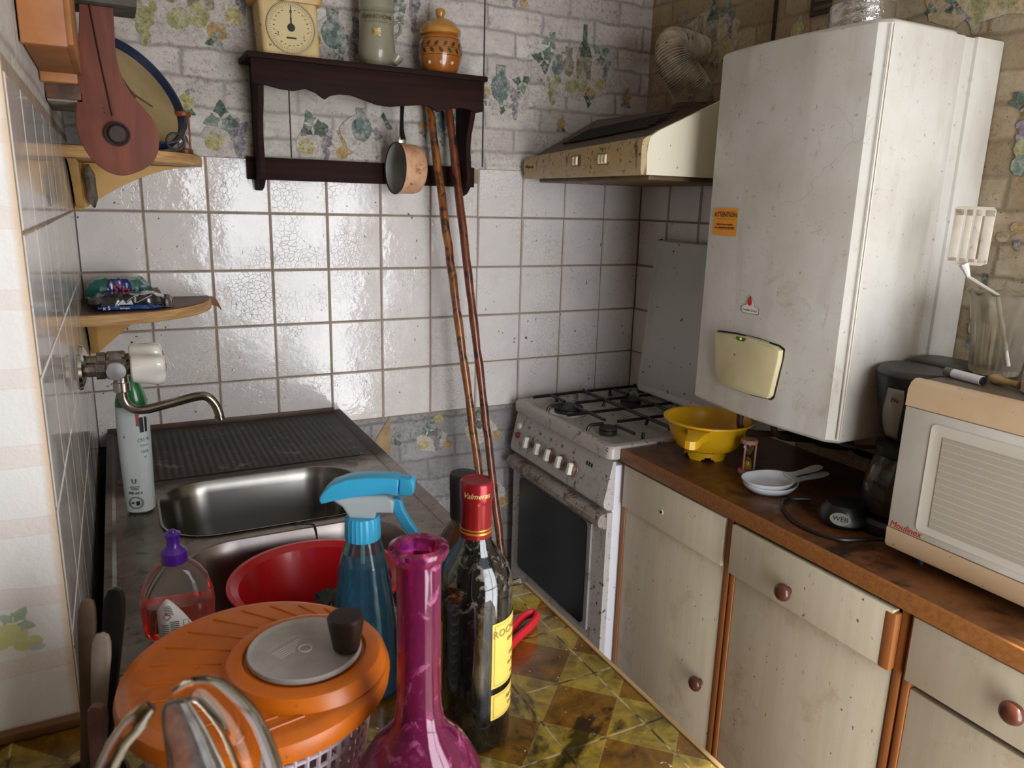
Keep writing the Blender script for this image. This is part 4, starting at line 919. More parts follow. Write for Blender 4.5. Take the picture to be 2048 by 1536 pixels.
def cabinet(label, ya, yb, dz, dopen, gap, knobs, dz1=.806):
    t = thing('base_cabinet', label, 'cabinet', (1.45, (ya+yb)/2, 0), 'base cabinets under the brown worktop')
    m = MB(); m.box(1.262, 1.680, yb+.001, yb+.018, .02, .812); m.box(1.262, 1.680, ya-.018, ya-.001, .02, .812); m.box(1.28, 1.680, yb+.018, ya-.018, .06, .08); m.box(1.668, 1.680, yb+.018, ya-.018, .06, .812); m.box(1.29, 1.30, yb+.018, ya-.018, 0, .06); m.build('carcass', inside, t)
    for (a, b) in ((ya-.001, ya-.015), (yb+.017, yb+.001)): MB().box(1.238, 1.264, b, a, .06, .812, .003).build('stile', stile, t)
    xo = 1.232-dopen
    d = MB().box(xo, xo+.016, yb+.021, ya-.010, dz, dz1, .001).build('drawer', laminate, t)
    MB().box(xo-.001, xo+.018, yb+.014, yb+.038, dz-.003, dz1-.004, .005).build('edge_strip', stile, d) if dopen > .005 else None
    if dopen > .005: MB().box(xo+.016, 1.55, yb+.03, ya-.03, dz+.015, dz1-.03).build('drawer_box', inside, d)
    o = MB().box(1.241, 1.256, yb+.020, ya-.016, .075, dz-gap, .001).build('door', laminate, t)
    for (k, y, z) in knobs:
        if k == 'd': knob(d, xo, y, z)
        elif k == 'o': knob(o, 1.241, y, z)
        else:
            m = MB(); m.lathe([(.007, 0), (.0055, .0012), (.0001, .0014)], 14, M4=axisframe((xo, y, z), (-1, 0, 0))); m.build('knob_plug', M('plug_white', '#d9d2c2', .5), d)
            m = MB(); m.lathe([(.0032, .0014), (.0032, .004), (.0001, .004)], 12, M4=axisframe((xo, y, z), (-1, 0, 0))); m.build('screw', black_pl, d)
    return t
cabinet('cream cabinet next to the stove, its drawer without a knob', -.606, -1.016, .690, .001, .001, [('s', -.780, .737), ('o', -.958, .369)])
cabinet('cream middle cabinet with a brown-knobbed drawer pulled slightly open', -1.018, -1.440, .693, .010, .001, [('d', -1.196, .733)])
cabinet('cream cabinet under the microwave with a dark gap below its drawer', -1.442, -1.90, .690, .003, .018, [('d', -1.632, .752)], .810)
# ---------------------------------------------------------------- things on the worktop
yel = M('yellow_plastic', '#d6a51a', .32, mott=(10, '#c59212', .5), specks=(80, '#8d6a17', .76), sss=.05)
t = thing('colander', 'bright yellow plastic colander with a flat handle next to the stove', 'colander', (1.397, -.735, .848))
T = Matrix.Translation((1.397, -.735, .848)); r = .113
MB().lathe([(.0001, .018), (.045, .018), (.075, .030), (.093, .058), (.103, .092), (.108, .098), (r, .099), (r, .103), (.106, .103), (.101, .098), (.099, .091), (.090, .060), (.072, .033), (.044, .0215), (.0001, .0215)], 56, M4=T).build('bowl', yel, t)
m = MB()
for k in range(5):
    a0 = 2*PI*k/5+.5
    for q in range(1):
        n = 10; vs = []
        for i in range(n+1):
            a = a0+.95*i/n; e = 0 if 1 < i < n-1 else .006
            for rr_, z in ((.047, .028), (.051, .028), (.053, e), (.050, e)): vs.append((rr_*math.cos(a), rr_*math.sin(a), z))
        m.loft([vs[i*4:i*4+4] for i in range(n+1)], M4=T)
m.lathe([(.048, .010), (.052, .010), (.051, .028), (.047, .028)], 40, M4=T, cap=False); m.build('foot_ring', yel, t)
hd = Vector((-.80, -.60, -.02)).normalized(); F = frame((1.397, -.735, .942), hd, (.60, -.80, 0))
MB().prism([(.098, -.030), (.150, -.018), (.185, -.017), (.200, -.012), (.205, 0), (.200, .012), (.185, .017), (.150, .018), (.098, .030)], -.004, .004, M4=F, bev=.002).build('handle', yel, t)
MB().prism([(.098, -.030), (.150, -.018), (.185, -.017), (.200, -.012), (.205, 0), (.200, .012), (.185, .017), (.150, .018), (.098, .030), (.100, .024), (.15, .013), (.184, .0125), (.196, .008), (.199, 0), (.196, -.008), (.184, -.0125), (.15, -.013), (.1, -.024)], -.016, -.002, M4=F).build('handle_rib', yel, t)
pinkw = M('pale_pink_wood', '#a8796a', .5, mott=(20, '#8a5f52', .6))
hourglass('hourglass', 'pale pinkish hourglass with yellow sand standing on the brown worktop', (1.397, -.882, .848), .088, .020, pinkw, M('yellow_sand', '#b8901e', .7), .24, rot=.8)
# two white spoon rests, one on the other
wc = M('white_ceramic', '#d5d8dc', .2, mott=(9, '#b9b5b2', .5), coat=.5)
def spoon_rest(label, x, y, z, rot):
    t = thing('spoon_rest', label, 'dish', (x, y, z), 'white spoon rests')
    T = Matrix.Translation((x, y, z)) @ Matrix.Rotation(rot, 4, 'Z'); m = MB(); n = 48; rings = []
    for (k, zz) in ((.55, .0), (.75, .002), (.92, .010), (1., .018), (1., .0205), (.97, .020), (.88, .012), (.72, .0055), (.4, .0045), (.05, .0045)):
        ring = []
        for i in range(n):
            a = 2*PI*i/n; ring.append((.063*k*math.cos(a), .052*k*math.sin(a), zz+.004*max(0, math.cos(a))*(k > .9)))
        rings.append(ring)
    m.loft(rings, M4=T); m.build('bowl', wc, t)
    m = MB(); rings = []
    for q, w, zz in ((.052, .018, .0235), (.075, .011, .026), (.10, .013, .029), (.12, .016, .033), (.135, .013, .037), (.143, .005, .039)):
        rings.append([(q, -w, zz), (q, -w*.6, zz-.004), (q, w*.6, zz-.004), (q, w, zz), (q, w*.6, zz-.001), (q, -w*.6, zz-.001)])
    m.loft(rings, M4=T); m.build('handle', wc, t)
spoon_rest('lower of two stacked white spoon rests beside the small hourglass', 1.364, -.990, .848, -.30)
spoon_rest('upper of two stacked white spoon rests, its dish stained', 1.362, -.985, .8565, -.17)
# coffee maker
t = thing('coffee_maker', 'black coffee maker with a grey side strap between the boiler and the microwave', 'coffee maker', (1.47, -1.235, .848))
bx, by = 1.445, -1.248
blk = M('coffee_black', '#1a1b1b', .35, mott=(8, '#2a2a28', .5)); gy = M('coffee_grey', '#8f8c84', .4); T = Matrix.Translation((bx, by, .848))
MB().lathe([(.0001, .0), (.072, 0), (.076, .006), (.076, .022), (.070, .030), (.0001, .030)], 40, M4=T).build('hot_plate_base', blk, t)
m = MB(); m.loft([rrect(bx+.115, by, .045, .066, .02, .848), rrect(bx+.115, by, .045, .068, .02, 1.158)]); m.build('water_tank', blk, t)
m = MB(); T2 = Matrix.Translation((bx+.01, by, 0))
m.lathe([(.0001, 1.035), (.039, 1.035), (.052, 1.055), (.068, 1.10), (.076, 1.15), (.077, 1.166), (.0001, 1.166)], 40, M4=T2); m.build('filter_holder', blk, t)
m = MB(); m.lathe([(.0001, 1.1665), (.077, 1.1665), (.0785, 1.170), (.075, 1.177), (.070, 1.181), (.0001, 1.183)], 40, M4=T2); m.loft([rrect(bx+.10, by, .050, .070, .03, 1.159), rrect(bx+.10, by, .050, .070, .03, 1.184), rrect(bx+.10, by, .045, .066, .03, 1.187)]); m.build('lid', M('coffee_lid', '#2c2a29', .4, mott=(9, '#3c3936', .6)), t)
# side strap, curved, with script
def rt(z):
    for (r0, q0), (r1, q1) in zip(((.039, 1.035), (.052, 1.055), (.068, 1.10), (.076, 1.15), (.077, 1.17)), ((.052, 1.055), (.068, 1.10), (.076, 1.15), (.077, 1.17), (.077, 1.19))):
        if q0 <= z <= q1: return r0+(r1-r0)*(z-q0)/(q1-q0)
    return .05
aS = PI-.02
m = MB(); vs = []
for i in range(13):
    z = 1.146-.105*i/12; w = .016+.004*math.sin(PI*i/12); a = aS-.35*(i/12)**1.5+ .1
    r = rt(z)+.0045
    for s_ in (-1, 1): vs.append((bx+.01+r*math.cos(a+s_*w/r), by+r*math.sin(a+s_*w/r), z))
m.add(vs, [(2*i, 2*i+2, 2*i+3, 2*i+1) for i in range(12)]); o = m.build('side_strap', gy, t); md = o.modifiers.new('s', 'SOLIDIFY'); md.thickness = .003
m = MB().text('Eva', .013, Matrix.Identity(4), ext=.0004, shear=.3, bend=lambda v: (bx+.01+(rt(1.125+v.y)+.0052+v.z)*math.cos(aS+.09+v.x/.085), by+(rt(1.125+v.y)+.0052+v.z)*math.sin(aS+.09+v.x/.085), 1.125+v.y)); m.build('script_mark', ink, t)
MB().lathe([(.040, .032), (.062, .040), (.070, .070), (.068, .110), (.056, .145), (.046, .160), (.048, .170), (.045, .170), (.043, .160), (.054, .143), (.066, .108), (.067, .072), (.060, .043), (.040, .035)], 36, M4=T).build('carafe', M('smoky_glass', '#8d8478', .05, trans=.9), t)
MB().lathe([(.054, .158), (.056, .163), (.056, .176), (.040, .184), (.0001, .186)], 36, M4=T).build('carafe_lid', blk, t)
hx_, hy_ = Vector((-.8, -.6)).normalized()
m = MB(); m.tube(bez([(bx+hx_*.055, by+hy_*.055, 1.018), (bx+hx_*.088, by+hy_*.088, 1.020), (bx+hx_*.110, by+hy_*.110, .995), (bx+hx_*.115, by+hy_*.115, .945), (bx+hx_*.098, by+hy_*.098, .905), (bx+hx_*.082, by+hy_*.082, .900)], 8), .0105, 12, flat=1.5); m.build('carafe_handle', blk, t)
# kettle-like appliance foot with WEB badge and its coiled cable
DX, DY = -.020, -.062
m = MB(); m.loft([[(1.395+DX+a*math.cos(2*PI*i/28)*1.0, -1.125+DY+b*math.sin(2*PI*i/28), z) for i in range(28)] for a, b, z in ((.050, .040, .849), (.058, .048, .858), (.055, .046, .878), (.042, .036, .893), (.018, .016, .899))]); m.build('base_front', black_pl, t)
F = frame((1.3435+DX, -1.1525+DY, .874), (.45, -.86, 0), (.45, .25, .9)); m = MB(); m.loft([[(.020*math.cos(2*PI*i/24), .0125*math.sin(2*PI*i/24), z) for i in range(24)] for z in (-.006, .004)], M4=F); m.build('oval_badge', M('badge_pale', '#7f7c74', .4), t)
MB().text('WEB', .014, F @ Matrix.Translation((0, 0, .0042))).build('badge_text', ink, t)
m = MB(); m.tube(bez([(1.395, -1.08, .856), (1.35, -1.055, .853), (1.305, -1.085, .8525), (1.270, -1.15, .8525), (1.268, -1.205, .8525), (1.285, -1.245, .8525), (1.315, -1.262, .853), (1.36, -1.275, .8525), (1.42, -1.31, .853)], 8), .0038, 8); m.build('cable', M('black_cable', '#141414', .4), t)
# ---------------------------------------------------------------- microwave
t = thing('microwave_oven', 'cream and white microwave oven with a striped mesh window, right edge of the picture', 'microwave', (1.48, -1.58, .848))
MX, MY0, MY1, MZ0, MZ1 = 1.300, -1.330, -1.83, .872, 1.190
mc = M('microwave_cream', '#cbb08f', .4, mott=(5, '#b8976f', .6), specks=(50, '#86613f', .71)); mw = M('microwave_white', '#d8d4c9', .3, mott=(4, '#b8b1a0', .6)); mt = M('microwave_top', '#6d5c4d', .45, mott=(9, '#43362c', .9), specks=(90, '#9d8f80', .72))
MB().box(MX+.012, 1.680, MY1, MY0-.004, MZ0+.002, MZ1-.003, .004).build('case', mw, t)
MB().box(MX+.016, 1.678, MY1+.004, MY0-.010, MZ1-.0032, MZ1-.001, .0005).build('top_panel', mt, t)
def band(z0, z1, top):
    m = MB(); rings = []
    for y, k in ((MY0, 1.), (MY0-.0, 1.), (MY1, 1.)):
        if top: pr = [(MX+.030, z1-.0005), (MX+.018, z1), (MX+.007, z1-.006), (MX+.001, z1-.018), (MX, z0), (MX+.030, z0)]
        else: pr = [(MX+.030, z1), (MX, z1), (MX+.001, z0+.010), (MX+.006, z0+.002), (MX+.018, z0), (MX+.030, z0)]
        rings.append([(x, y, z) for x, z in pr])
    m.loft([rings[0], rings[2]]); return m
band(1.143, MZ1, True).build('top_band', mc, t); band(MZ0, .912, False).build('bottom_band', mc, t)
dm = MB().box(MX+.0005, MX+.03, MY1, MY0-.0006, .9135, 1.1415, .002).build('door', mw, t)
m = MB(); m.loft([rrect(0, 0, .20, .098, .010, -.001), rrect(0, 0, .20, .098, .010, .0012), rrect(0, 0, .192, .090, .008, -.0002)], M4=frame((MX-.0006, -1.585, 1.026), (0, -1, 0), (0, 0, 1))); m.build('window_surround', M('window_surround', '#c6c0b2', .15, coat=.7), dm)
def stripes():
    T_ = NT('mesh_window'); sp = T_.n('SeparateXYZ'); T_.geo(); T_.l(T_.co, sp.inputs[0])
    w_ = T_.math('FRACT', T_.math('MULTIPLY', sp.outputs[2], 82.)); ln = T_.ramp(w_, .90, .93); 
    d1 = T_.math('SINE', T_.math('MULTIPLY', sp.outputs[1], 2400.)); d2 = T_.math('SINE', T_.math('MULTIPLY', sp.outputs[2], 2400.)); ds = T_.ramp(T_.math('MULTIPLY', d1, d2), -.1, .3)
    c = T_.mix(ds, lin('#b8b0a2'), lin('#979080')); c = T_.mix(ln, c, lin('#c8bfa8'))
    T_.setp(Base_Color=c, Roughness=.2, Coat_Weight=.5); return T_.m
MB().box(MX-.0018, MX-.0008, -1.765, -1.408, .942, 1.104).build('mesh_window', stripes(), dm)
m = MB().text('Moulinex', .0165, frame((MX+.0003, -1.3345, .921), (0, -1, 0), (0, 0, 1)), ext=.0005, align='LEFT', shear=.3); m.build('red_script', M('script_red', '#a82a20', .5), t)
m = MB()
for y in (MY0-.04, MY1+.04):
    for x in (MX+.05, 1.62): m.cyl(.012, .848, .873, M4=Matrix.Translation((x, y, 0)))
m.build('foot', black_pl, t)
zt = MZ1-.001
# ribbed glass vase with a slotted turner
t = thing('fluted_glass_vase', 'dusty ribbed glass vase with a wavy rim standing on the microwave', 'vase', (1.475, -1.392, zt))
m = MB(); vx_, vy_ = 1.50, -1.357; rings = []; N = 96
def ring(r, z, fl, wav=0.): return [(vx_+(r+fl*math.cos(24*a))*math.cos(a), vy_+(r+fl*math.cos(24*a))*math.sin(a), z+wav*math.cos(12*a)) for a in [2*PI*i/N for i in range(N)]]
VS = 1.18
seq = [(.0305, 0, 0, 0), (.033, .003, .0005, 0), (.0345, .012, .0012, 0), (.037, .05, .0013, 0), (.041, .09, .0012, 0), (.0435, .10, 0, 0), (.0465, .125, 0, 0), (.050, .143, 0, .0), (.0535, .150, 0, .0025), (.051, .1505, 0, .0025), (.047, .142, 0, 0), (.0435, .124, 0, 0), (.040, .10, 0, 0), (.034, .05, 0, 0), (.031, .012, 0, 0), (.0005, .010, 0, 0)]
for r, z, fl_2, wv in seq: rings.append(ring(r*VS, zt+z, fl_2, wv))
m.loft(rings, cap1=True); m.build('glass_body', M('dusty_glass', '#dcd6c6', .10, trans=.85, mott=(30, '#b7ac98', .6)), t, smooth=70)
t = thing('slotted_turner', 'white plastic slotted turner with burnt edges standing in the glass vase', 'spatula', (1.46, -1.385, 1.21))
tw = M('turner_plastic', '#d8cfc0', .4, mott=(12, '#b5a284', .6), stains=(20, '#6a3418', .60))
F = frame((1.455, -1.302, 1.435), (.25, -.97, -.02), (-.05, .015, 1))
m = MB()
o_ = [(-.038, -.052), (.036, -.050), (.038, -.040), (.040, .045), (.036, .052), (-.034, .052), (-.039, .047)]
ol_ = [(-.033, -.046), (-.028, -.052), (.024, -.051), (.031, -.046), (.033, .046), (.028, .052), (-.028, .052), (-.034, .046)]
for x0_, x1_ in ((-.033, -.0175), (-.0135, -.0025), (.0015, .0125), (.0165, .0325)): m.box(x0_, x1_, -.047, .047, -.0014, .0014, .0006, M4=F)
m.prism([(-.034, .036), (.0328, .036), (.0325, .047), (.028, .052), (-.028, .052), (-.034, .047)], -.0014, .0014, M4=F); m.prism([(-.033, -.040), (-.033, -.047), (-.028, -.052), (.024, -.051), (.031, -.047), (.0325, -.040)], -.0014, .0014, M4=F); m.build('blade', tw, t)
m = MB(); m.tube([F @ Vector((-.005, -.050, 0)), F @ Vector((.0, -.060, -.002)), F @ Vector((.006, -.075, -.006)), (1.462, -1.362, 1.335), (1.4775, -1.392, 1.212)], [.012, .009, .0055, .0055, .006], 10, flat=.7); m.build('handle', M('turner_handle', '#ded9d0', .4), t)
t = thing('lip_balm_tube', 'white and pink printed tube with dark ends lying on the microwave top', 'tube', (1.385, -1.373, zt+.008))
a, b = Vector((1.392, -1.335, zt+.0085)), Vector((1.376, -1.412, zt+.0085)); F = axisframe(a, b-a); L = (b-a).length
MB().cyl(.0082, .018, L-.001, 24, M4=F).build('tube_body', M('tube_white_pink', '#e0d3d4', .35, mott=(90, '#c3d2de', .9), stains=(70, '#b8475a', .62)), t)
MB().cyl(.0082, 0, .0175, 24, M4=F, bev=.001).build('grey_cap', M('cap_grey', '#5a544c', .35), t); MB().cyl(.0078, L-.001, L+.002, 24, M4=F, bev=.001).build('black_end', black_pl, t)
t = thing('wooden_peg', 'small pale wooden peg lying on the microwave beside the glass vase', 'peg', (1.42, -1.42, zt+.008))
a, b = Vector((1.416, -1.398, zt+.0095)), Vector((1.40, -1.46, zt+.0095)); F = axisframe(a, b-a)
MB().lathe([(.0005, 0), (.004, .002), (.0085, .010), (.0092, .018), (.0065, .026), (.0055, .05), (.0065, .062), (.0001, .063)], 24, M4=F).build('peg', M('peg_wood', '#b89a6c', .5, mott=(30, '#8a6a3f', .7)), t)
t = thing('pale_jar', 'pale pinkish ceramic jar at the right edge on the microwave', 'jar', (1.41, -1.492, zt))
MB().lathe([(.0001, 0), (.026, 0), (.030, .004), (.031, .03), (.0295, .075), (.026, .085), (.024, .085), (.024, .08), (.0001, .02)], 32, M4=Matrix.Translation((1.405, -1.492, zt))).build('body', M('jar_pale', '#c2aea2', .4, mott=(12, '#a8948a', .6)), t)
# ---------------------------------------------------------------- sink unit
t = thing('sink_unit', 'stained stainless steel double sink with a grimy ribbed draining board against the left wall', 'sink', (.32, -.57, 0))
def steel_top():
    bm = bmesh.new()
    # plate with two openings, built as a triangulated fill between outlines
    loops = [[(.022, -.012, .86), (.636, -.012, .86), (.636, -1.148, .86), (.022, -1.148, .86)], rrect(.322, -.612, .203, .148, .095, .858, 8), rrect(.330, -.966, .195, .166, .10, .858, 8)]
    es = []
    for L_ in loops:
        vs = [bm.verts.new(p) for p in L_]
        es += [bm.edges.new((vs[i], vs[(i+1) % len(vs)])) for i in range(len(vs))]
    bmesh.ops.triangle_fill(bm, edges=es, use_beauty=True)
    bm.verts.index_update(); m = MB(); m.add([v.co.copy() for v in bm.verts], [[v.index for v in f.verts] for f in bm.faces]); bm.free(); return m
m = steel_top()
m.loft([[(.606, -.012, .86), (.618, -.012, .8655), (.632, -.012, .866), (.638, -.012, .860), (.638, -.012, .825)], [(.606, -1.148, .86), (.618, -1.148, .8655), (.632, -1.148, .866), (.638, -1.148, .860), (.638, -1.148, .825)]], closed=False, cap0=False, cap1=False)
m.loft([[(.022, -.012, .83), (.022, -.012, .8645), (.034, -.012, .8645), (.040, -.012, .86)], [(.022, -1.148, .83), (.022, -1.148, .8645), (.034, -1.148, .8645), (.040, -1.148, .86)]], closed=False, cap0=False, cap1=False)
m.loft([[(.022, -1.138, .8602), (.022, -1.148, .864), (.022, -1.153, .858), (.022, -1.153, .83)], [(.636, -1.138, .8602), (.636, -1.148, .864), (.636, -1.153, .858), (.636, -1.153, .83)]], closed=False, cap0=False, cap1=False)
m.build('steel_top', steel, t)
bs = M('bowl_steel', '#86827e', .24, 1.0, mott=(4, '#6e6963', .7)); bs2 = M('bowl_steel_worn', '#9a9290', .32, 1.0, mott=(6, '#7d7068', .7))
def bowl(cx, cy, hx, hy, r, dep, mt, lab=None):
    m = MB(); S = [(0, .858), (-.004, .8615), (0, .8605), (.004, .852), (.010, .835), (.016, .86-dep*.6), (.030, .86-dep*.88), (.055, .86-dep*.985), (.08, .86-dep)]
    m.loft([rrect(cx, cy, hx-i, hy-i, max(r-i*.4, .02), z, 8) for i, z in S], cap0=False); o = m.build('bowl', mt, t)
    MB().lathe([(.0001, .002), (.020, .003), (.028, .004), (.032, .001)], 24, M4=Matrix.Translation((cx, cy, .86-dep))).build('drain', chrome_dull, o)
bowl(.322, -.612, .203, .148, .095, .15, bs); bowl(.330, -.966, .195, .166, .10, .15, bs2)
# draining board: dark grime over pressed ribs
m = MB()
def dbf(u, v):
    x = .045+.54*u; y = -.035-.385*v; e = min(u, 1-u, v, 1-v); k = max(0, min(1, e/.05))
    rib = .5+.5*math.sin(x*2*PI/.0155); return (x, y, .8602+.0022*rib*k*(1 if .08 < v < .93 else 0)+.0006*k)
m.grid(dbf, 300, 10); m.build('draining_board', M('grimy_drainer', '#3b322d', .6, .15, mott=(9, '#221c18', .95), stains=(14, '#6f665e', .60), specks=(70, '#86796a', .72), bump=(120, .4)), t, smooth=60)
m = MB(); m.box(.024, .615, -.0118, -.0068, .858, .873, .001); m.build('rear_sealing_strip', M('strip_brown', '#3d2a20', .5, mott=(12, '#5b4030', .8)), t)
m = MB(); m.box(.030, .628, -1.145, -.03, .0, .10); m.box(.03, .62, -1.145, -.03, .10, .70); m.box(.03, .045, -1.145, -.03, .70, .835); m.box(.605, .62, -1.145, -.03, .70, .835); m.box(.03, .62, -.045, -.03, .70, .835); m.build('cabinet_body', M('sink_cabinet_dark', '#5a5048', .6, mott=(6, '#3c342e', .8)), t)
m = MB()
for (a, b) in ((-.02, -.38), (-.39, -.75), (-.76, -1.13)): m.box(.620, .632, b, a, .11, .81, .002)
m.build('cabinet_door', M('sink_door', '#8b8276', .5, stains=(6, '#5b4a3a', .6)), t)
m = MB(); m.lathe([(.0215, 0), (.0225, .0012), (.0205, .002), (.0195, .001)], 32, M4=Matrix.Translation((.515, -.765, .8602)), cap=False); m.build('tap_hole_cover', M('hole_ring', '#3e3630', .4, .6), t)
# chain of the plug
m = MB(); P = bez([(.345, -.770, .864), (.355, -.785, .8645), (.372, -.797, .866), (.376, -.803, .862), (.378, -.808, .845), (.380, -.812, .81), (.381, -.825, .775)], 9)
for i, p in enumerate(P): m.ball(p, .0021 if i % 2 else .0014, n=8)
m.build('plug_chain', M('chain_dark', '#4a4642', .35, .9), t)
# ---------------------------------------------------------------- wall tap
t = thing('wall_tap', 'chrome wall-mounted mixer tap with two white handles and a swivel spout over the sink', 'tap', (.03, -.63, 1.16))
def xax(x, y, z): return axisframe((x, y, z), (1, 0, 0))
ya, yb = -.585, -.670; za = 1.166
for y in (ya, yb):
    o = MB().lathe([(.0001, .0062), (.0315, .0062), (.033, .009), (.031, .014), (.020, .019), (.011, .021)], 36, M4=xax(0, y, za)).build('wall_flange', chrome, t)
    m = MB(); m.lathe([(.011, .018), (.011, .034), (.0165, .035), (.0165, .049), (.013, .051), (.0115, .055)], 8, M4=xax(0, y, za)); m.build('union_nut', chrome_dull, t)
m = MB(); m.lathe([(.015, .050), (.0175, .053), (.0175, .080), (.015, .083)], 8, M4=xax(0, ya, za)); m.lathe([(.015, .050), (.0175, .053), (.0175, .080), (.015, .083)], 8, M4=xax(0, yb, za)); m.tube([(.066, ya, za), (.066, yb, za)], .0155, 16); m.build('mixer_body', chrome_dull, t)
m = MB(); m.lathe([(.0001, .0), (.0155, 0), (.0165, .003), (.0155, .006), (.0001, .007)], 20, M4=axisframe((.066, yb-.017, za), (0, -1, 0))); m.build('end_cap', M('end_cap', '#b9bdc0', .25, .8), t)
for i, y in enumerate((ya, yb)):
    m = MB(); m.lathe([(.0115, .080), (.0115, .095)], 20, M4=xax(0, y, za)); m.build('spindle', M('brass_dull', '#6b6350', .3, .9), t)
    m = MB(); rings = []
    for q, s_, b in ((.090, .80, .0), (.0925, .93, .0), (.100, .98, .03), (.115, 1.0, .10), (.128, 1.03, .16), (.138, .99, .2), (.1435, .86, .2), (.146, .62, .2)):
        rings.append([(.0260*s_*(1+b*math.cos(3*a))*math.cos(a), .0260*s_*(1+b*math.cos(3*a))*math.sin(a), q) for a in [2*PI*j/48 for j in range(48)]])
    m.loft(rings, M4=axisframe((0, y, za), (1, -.06, 0 if i else .05)) @ Matrix.Rotation(.5, 4, 'Z')); h = m.build('tap_handle', M('tap_white', '#e3e0d8', .18, coat=.5, mott=(20, '#d6d1c4', .4)), t)
    F = axisframe((0, y, za), (1, -.06, 0 if i else .05)); m = MB(); m.lathe([(.0075, .1455), (.0075, .147), (.006, .1476), (.0001, .1476)], 20, M4=F); m.build('index_button', M('index_gold', '#a98546', .3, .4), h)
    MB().lathe([(.0028, .1476), (.0025, .1482), (.0001, .1484)], 14, M4=F).build('red_dot', M('index_red', '#a8221f', .4), h)
yc = -.640
m = MB(); m.cyl(.0125, za-.034, za-.012, 20, M4=Matrix.Translation((.072, yc, 0))); m.cyl(.0145, za-.048, za-.030, 20, M4=Matrix.Translation((.072, yc, 0)), bev=.001); m.build('spout_nut', chrome, t)
m = MB(); m.tube(bez([(.072, yc, za-.040), (.073, yc, za-.062), (.082, yc-.002, za-.078), (.104, yc-.005, za-.085), (.150, yc-.01, za-.076), (.196, yc-.015, za-.066), (.215, yc-.018, za-.068), (.228, yc-.02, za-.085), (.234, yc-.022, za-.106)], 8), .0085, 18); m.cyl(.0092, 0, .008, 18, M4=axisframe((.2345, yc-.022, za-.113), (-.25, 0, 1))); m.build('spout', M('spout_chrome', '#9d978c', .2, 1.0, mott=(30, '#6f675c', .7)), t)
# ---------------------------------------------------------------- spray cleaner bottle behind the tap
def oval(cx, cy, a, b, z, n=36, rot=0., p=2.6):
    P = []
    for i in range(n):
        t_ = 2*PI*i/n; c, s_ = math.cos(t_), math.sin(t_)
        x = a*math.copysign(abs(c)**(2/p), c); y = b*math.copysign(abs(s_)**(2/p), s_)
        P.append((cx+x*math.cos(rot)-y*math.sin(rot), cy+x*math.sin(rot)+y*math.cos(rot), z))
    return P
cbx, cby = .085, -.578
t = thing('cream_cleaner_bottle', 'tall white cleaning bottle with a green top standing behind the tap', 'bottle', (cbx, cby, .861))
m = MB(); m.loft([oval(cbx, cby, a, b, .861+z, rot=-.25) for a, b, z in ((.021, .020, 0), (.0255, .0245, .004), (.0262, .025, .03), (.0275, .0255, .09), (.0285, .026, .15), (.0285, .026, .195), (.028, .025, .215))]); m.build('body', M('cleaner_white', '#c3ccc9', .3, mott=(12, '#b2bbb9', .5), specks=(60, '#7c776c', .74)), t)
m = MB(); m.loft([oval(cbx, cby, a, b, .861+z, rot=-.25) for a, b, z in ((.028, .025, .2155), (.027, .0245, .225), (.022, .021, .245), (.017, .017, .258), (.015, .015, .27), (.014, .014, .275))]); m.build('green_top', M('cleaner_green', '#1d6a35', .25, coat=.4), t)
m = MB(); 
for k, (c0, zz) in enumerate(((0, .212), (1, .197))): pass
def obend(r, z, a0): return lambda v: (cbx+(r+v.z)*math.cos(a0+v.x/r), cby+(r*.95+v.z)*math.sin(a0+v.x/r), .861+z+v.y)
patch(m, .020, .034, .0022, obend(.0275, .196, -1.05)); m.build('red_flash', M('flash_red', '#a5252b', .4), t)
m = MB(); patch(m, .014, .030, .0030, obend(.0275, .180, -.98)); m.build('label_mark', M('label_dark', '#20262a', .4), t)
tx = M('label_text_green', '#4c6a58', .5); m = MB(); F = obend(.0275, .13, -1.02)
for k, (s_, sz, dz) in enumerate((('Cif', .022, .052), ('CRÈME', .009, .020), ('Citron', .007, .009), ('100%', .0085, -.004), ('ml', .006, -.014))): m.text(s_, sz, Matrix.Identity(4), ext=.0004, bend=lambda v, d=dz: F(Vector((v.x, v.y+d, v.z+.0026))), sx=.8)
m.build('side_lettering', tx, t)
m = MB(); F2_ = obend(.0262, 0, -1.86)
for s_, sz, z in (('U', .013, .068), ('750 ml e', .0072, .044)): m.text(s_, sz, Matrix.Identity(4), ext=.0004, bend=lambda v, d=z: F2_(Vector((v.x, v.y+d, v.z+.0018))))
for k in range(3): patch(m, .018-.003*k, .0012, .0018, lambda v, kk=k: F2_(Vector((v.x, v.y+.057-.0028*kk, v.z))))
for r0 in (.0125, .0105): m.tube([F2_(Vector((r0*math.cos(2*PI*i/24), .024+r0*math.sin(2*PI*i/24), .002))) for i in range(24)], .0004, 5, closed=True)
m.add([F2_(Vector((x, .024+y, .0022))) for x, y in ((.001, -.006), (.007, -.004), (.006, .004), (.001, .003))], [(0, 1, 2, 3)]); m.add([F2_(Vector((x, .024+y, .0022))) for x, y in ((-.008, -.003), (-.002, -.001), (-.003, .002), (-.007, .001))], [(0, 1, 2, 3)])
m.build('front_print', ink, t)
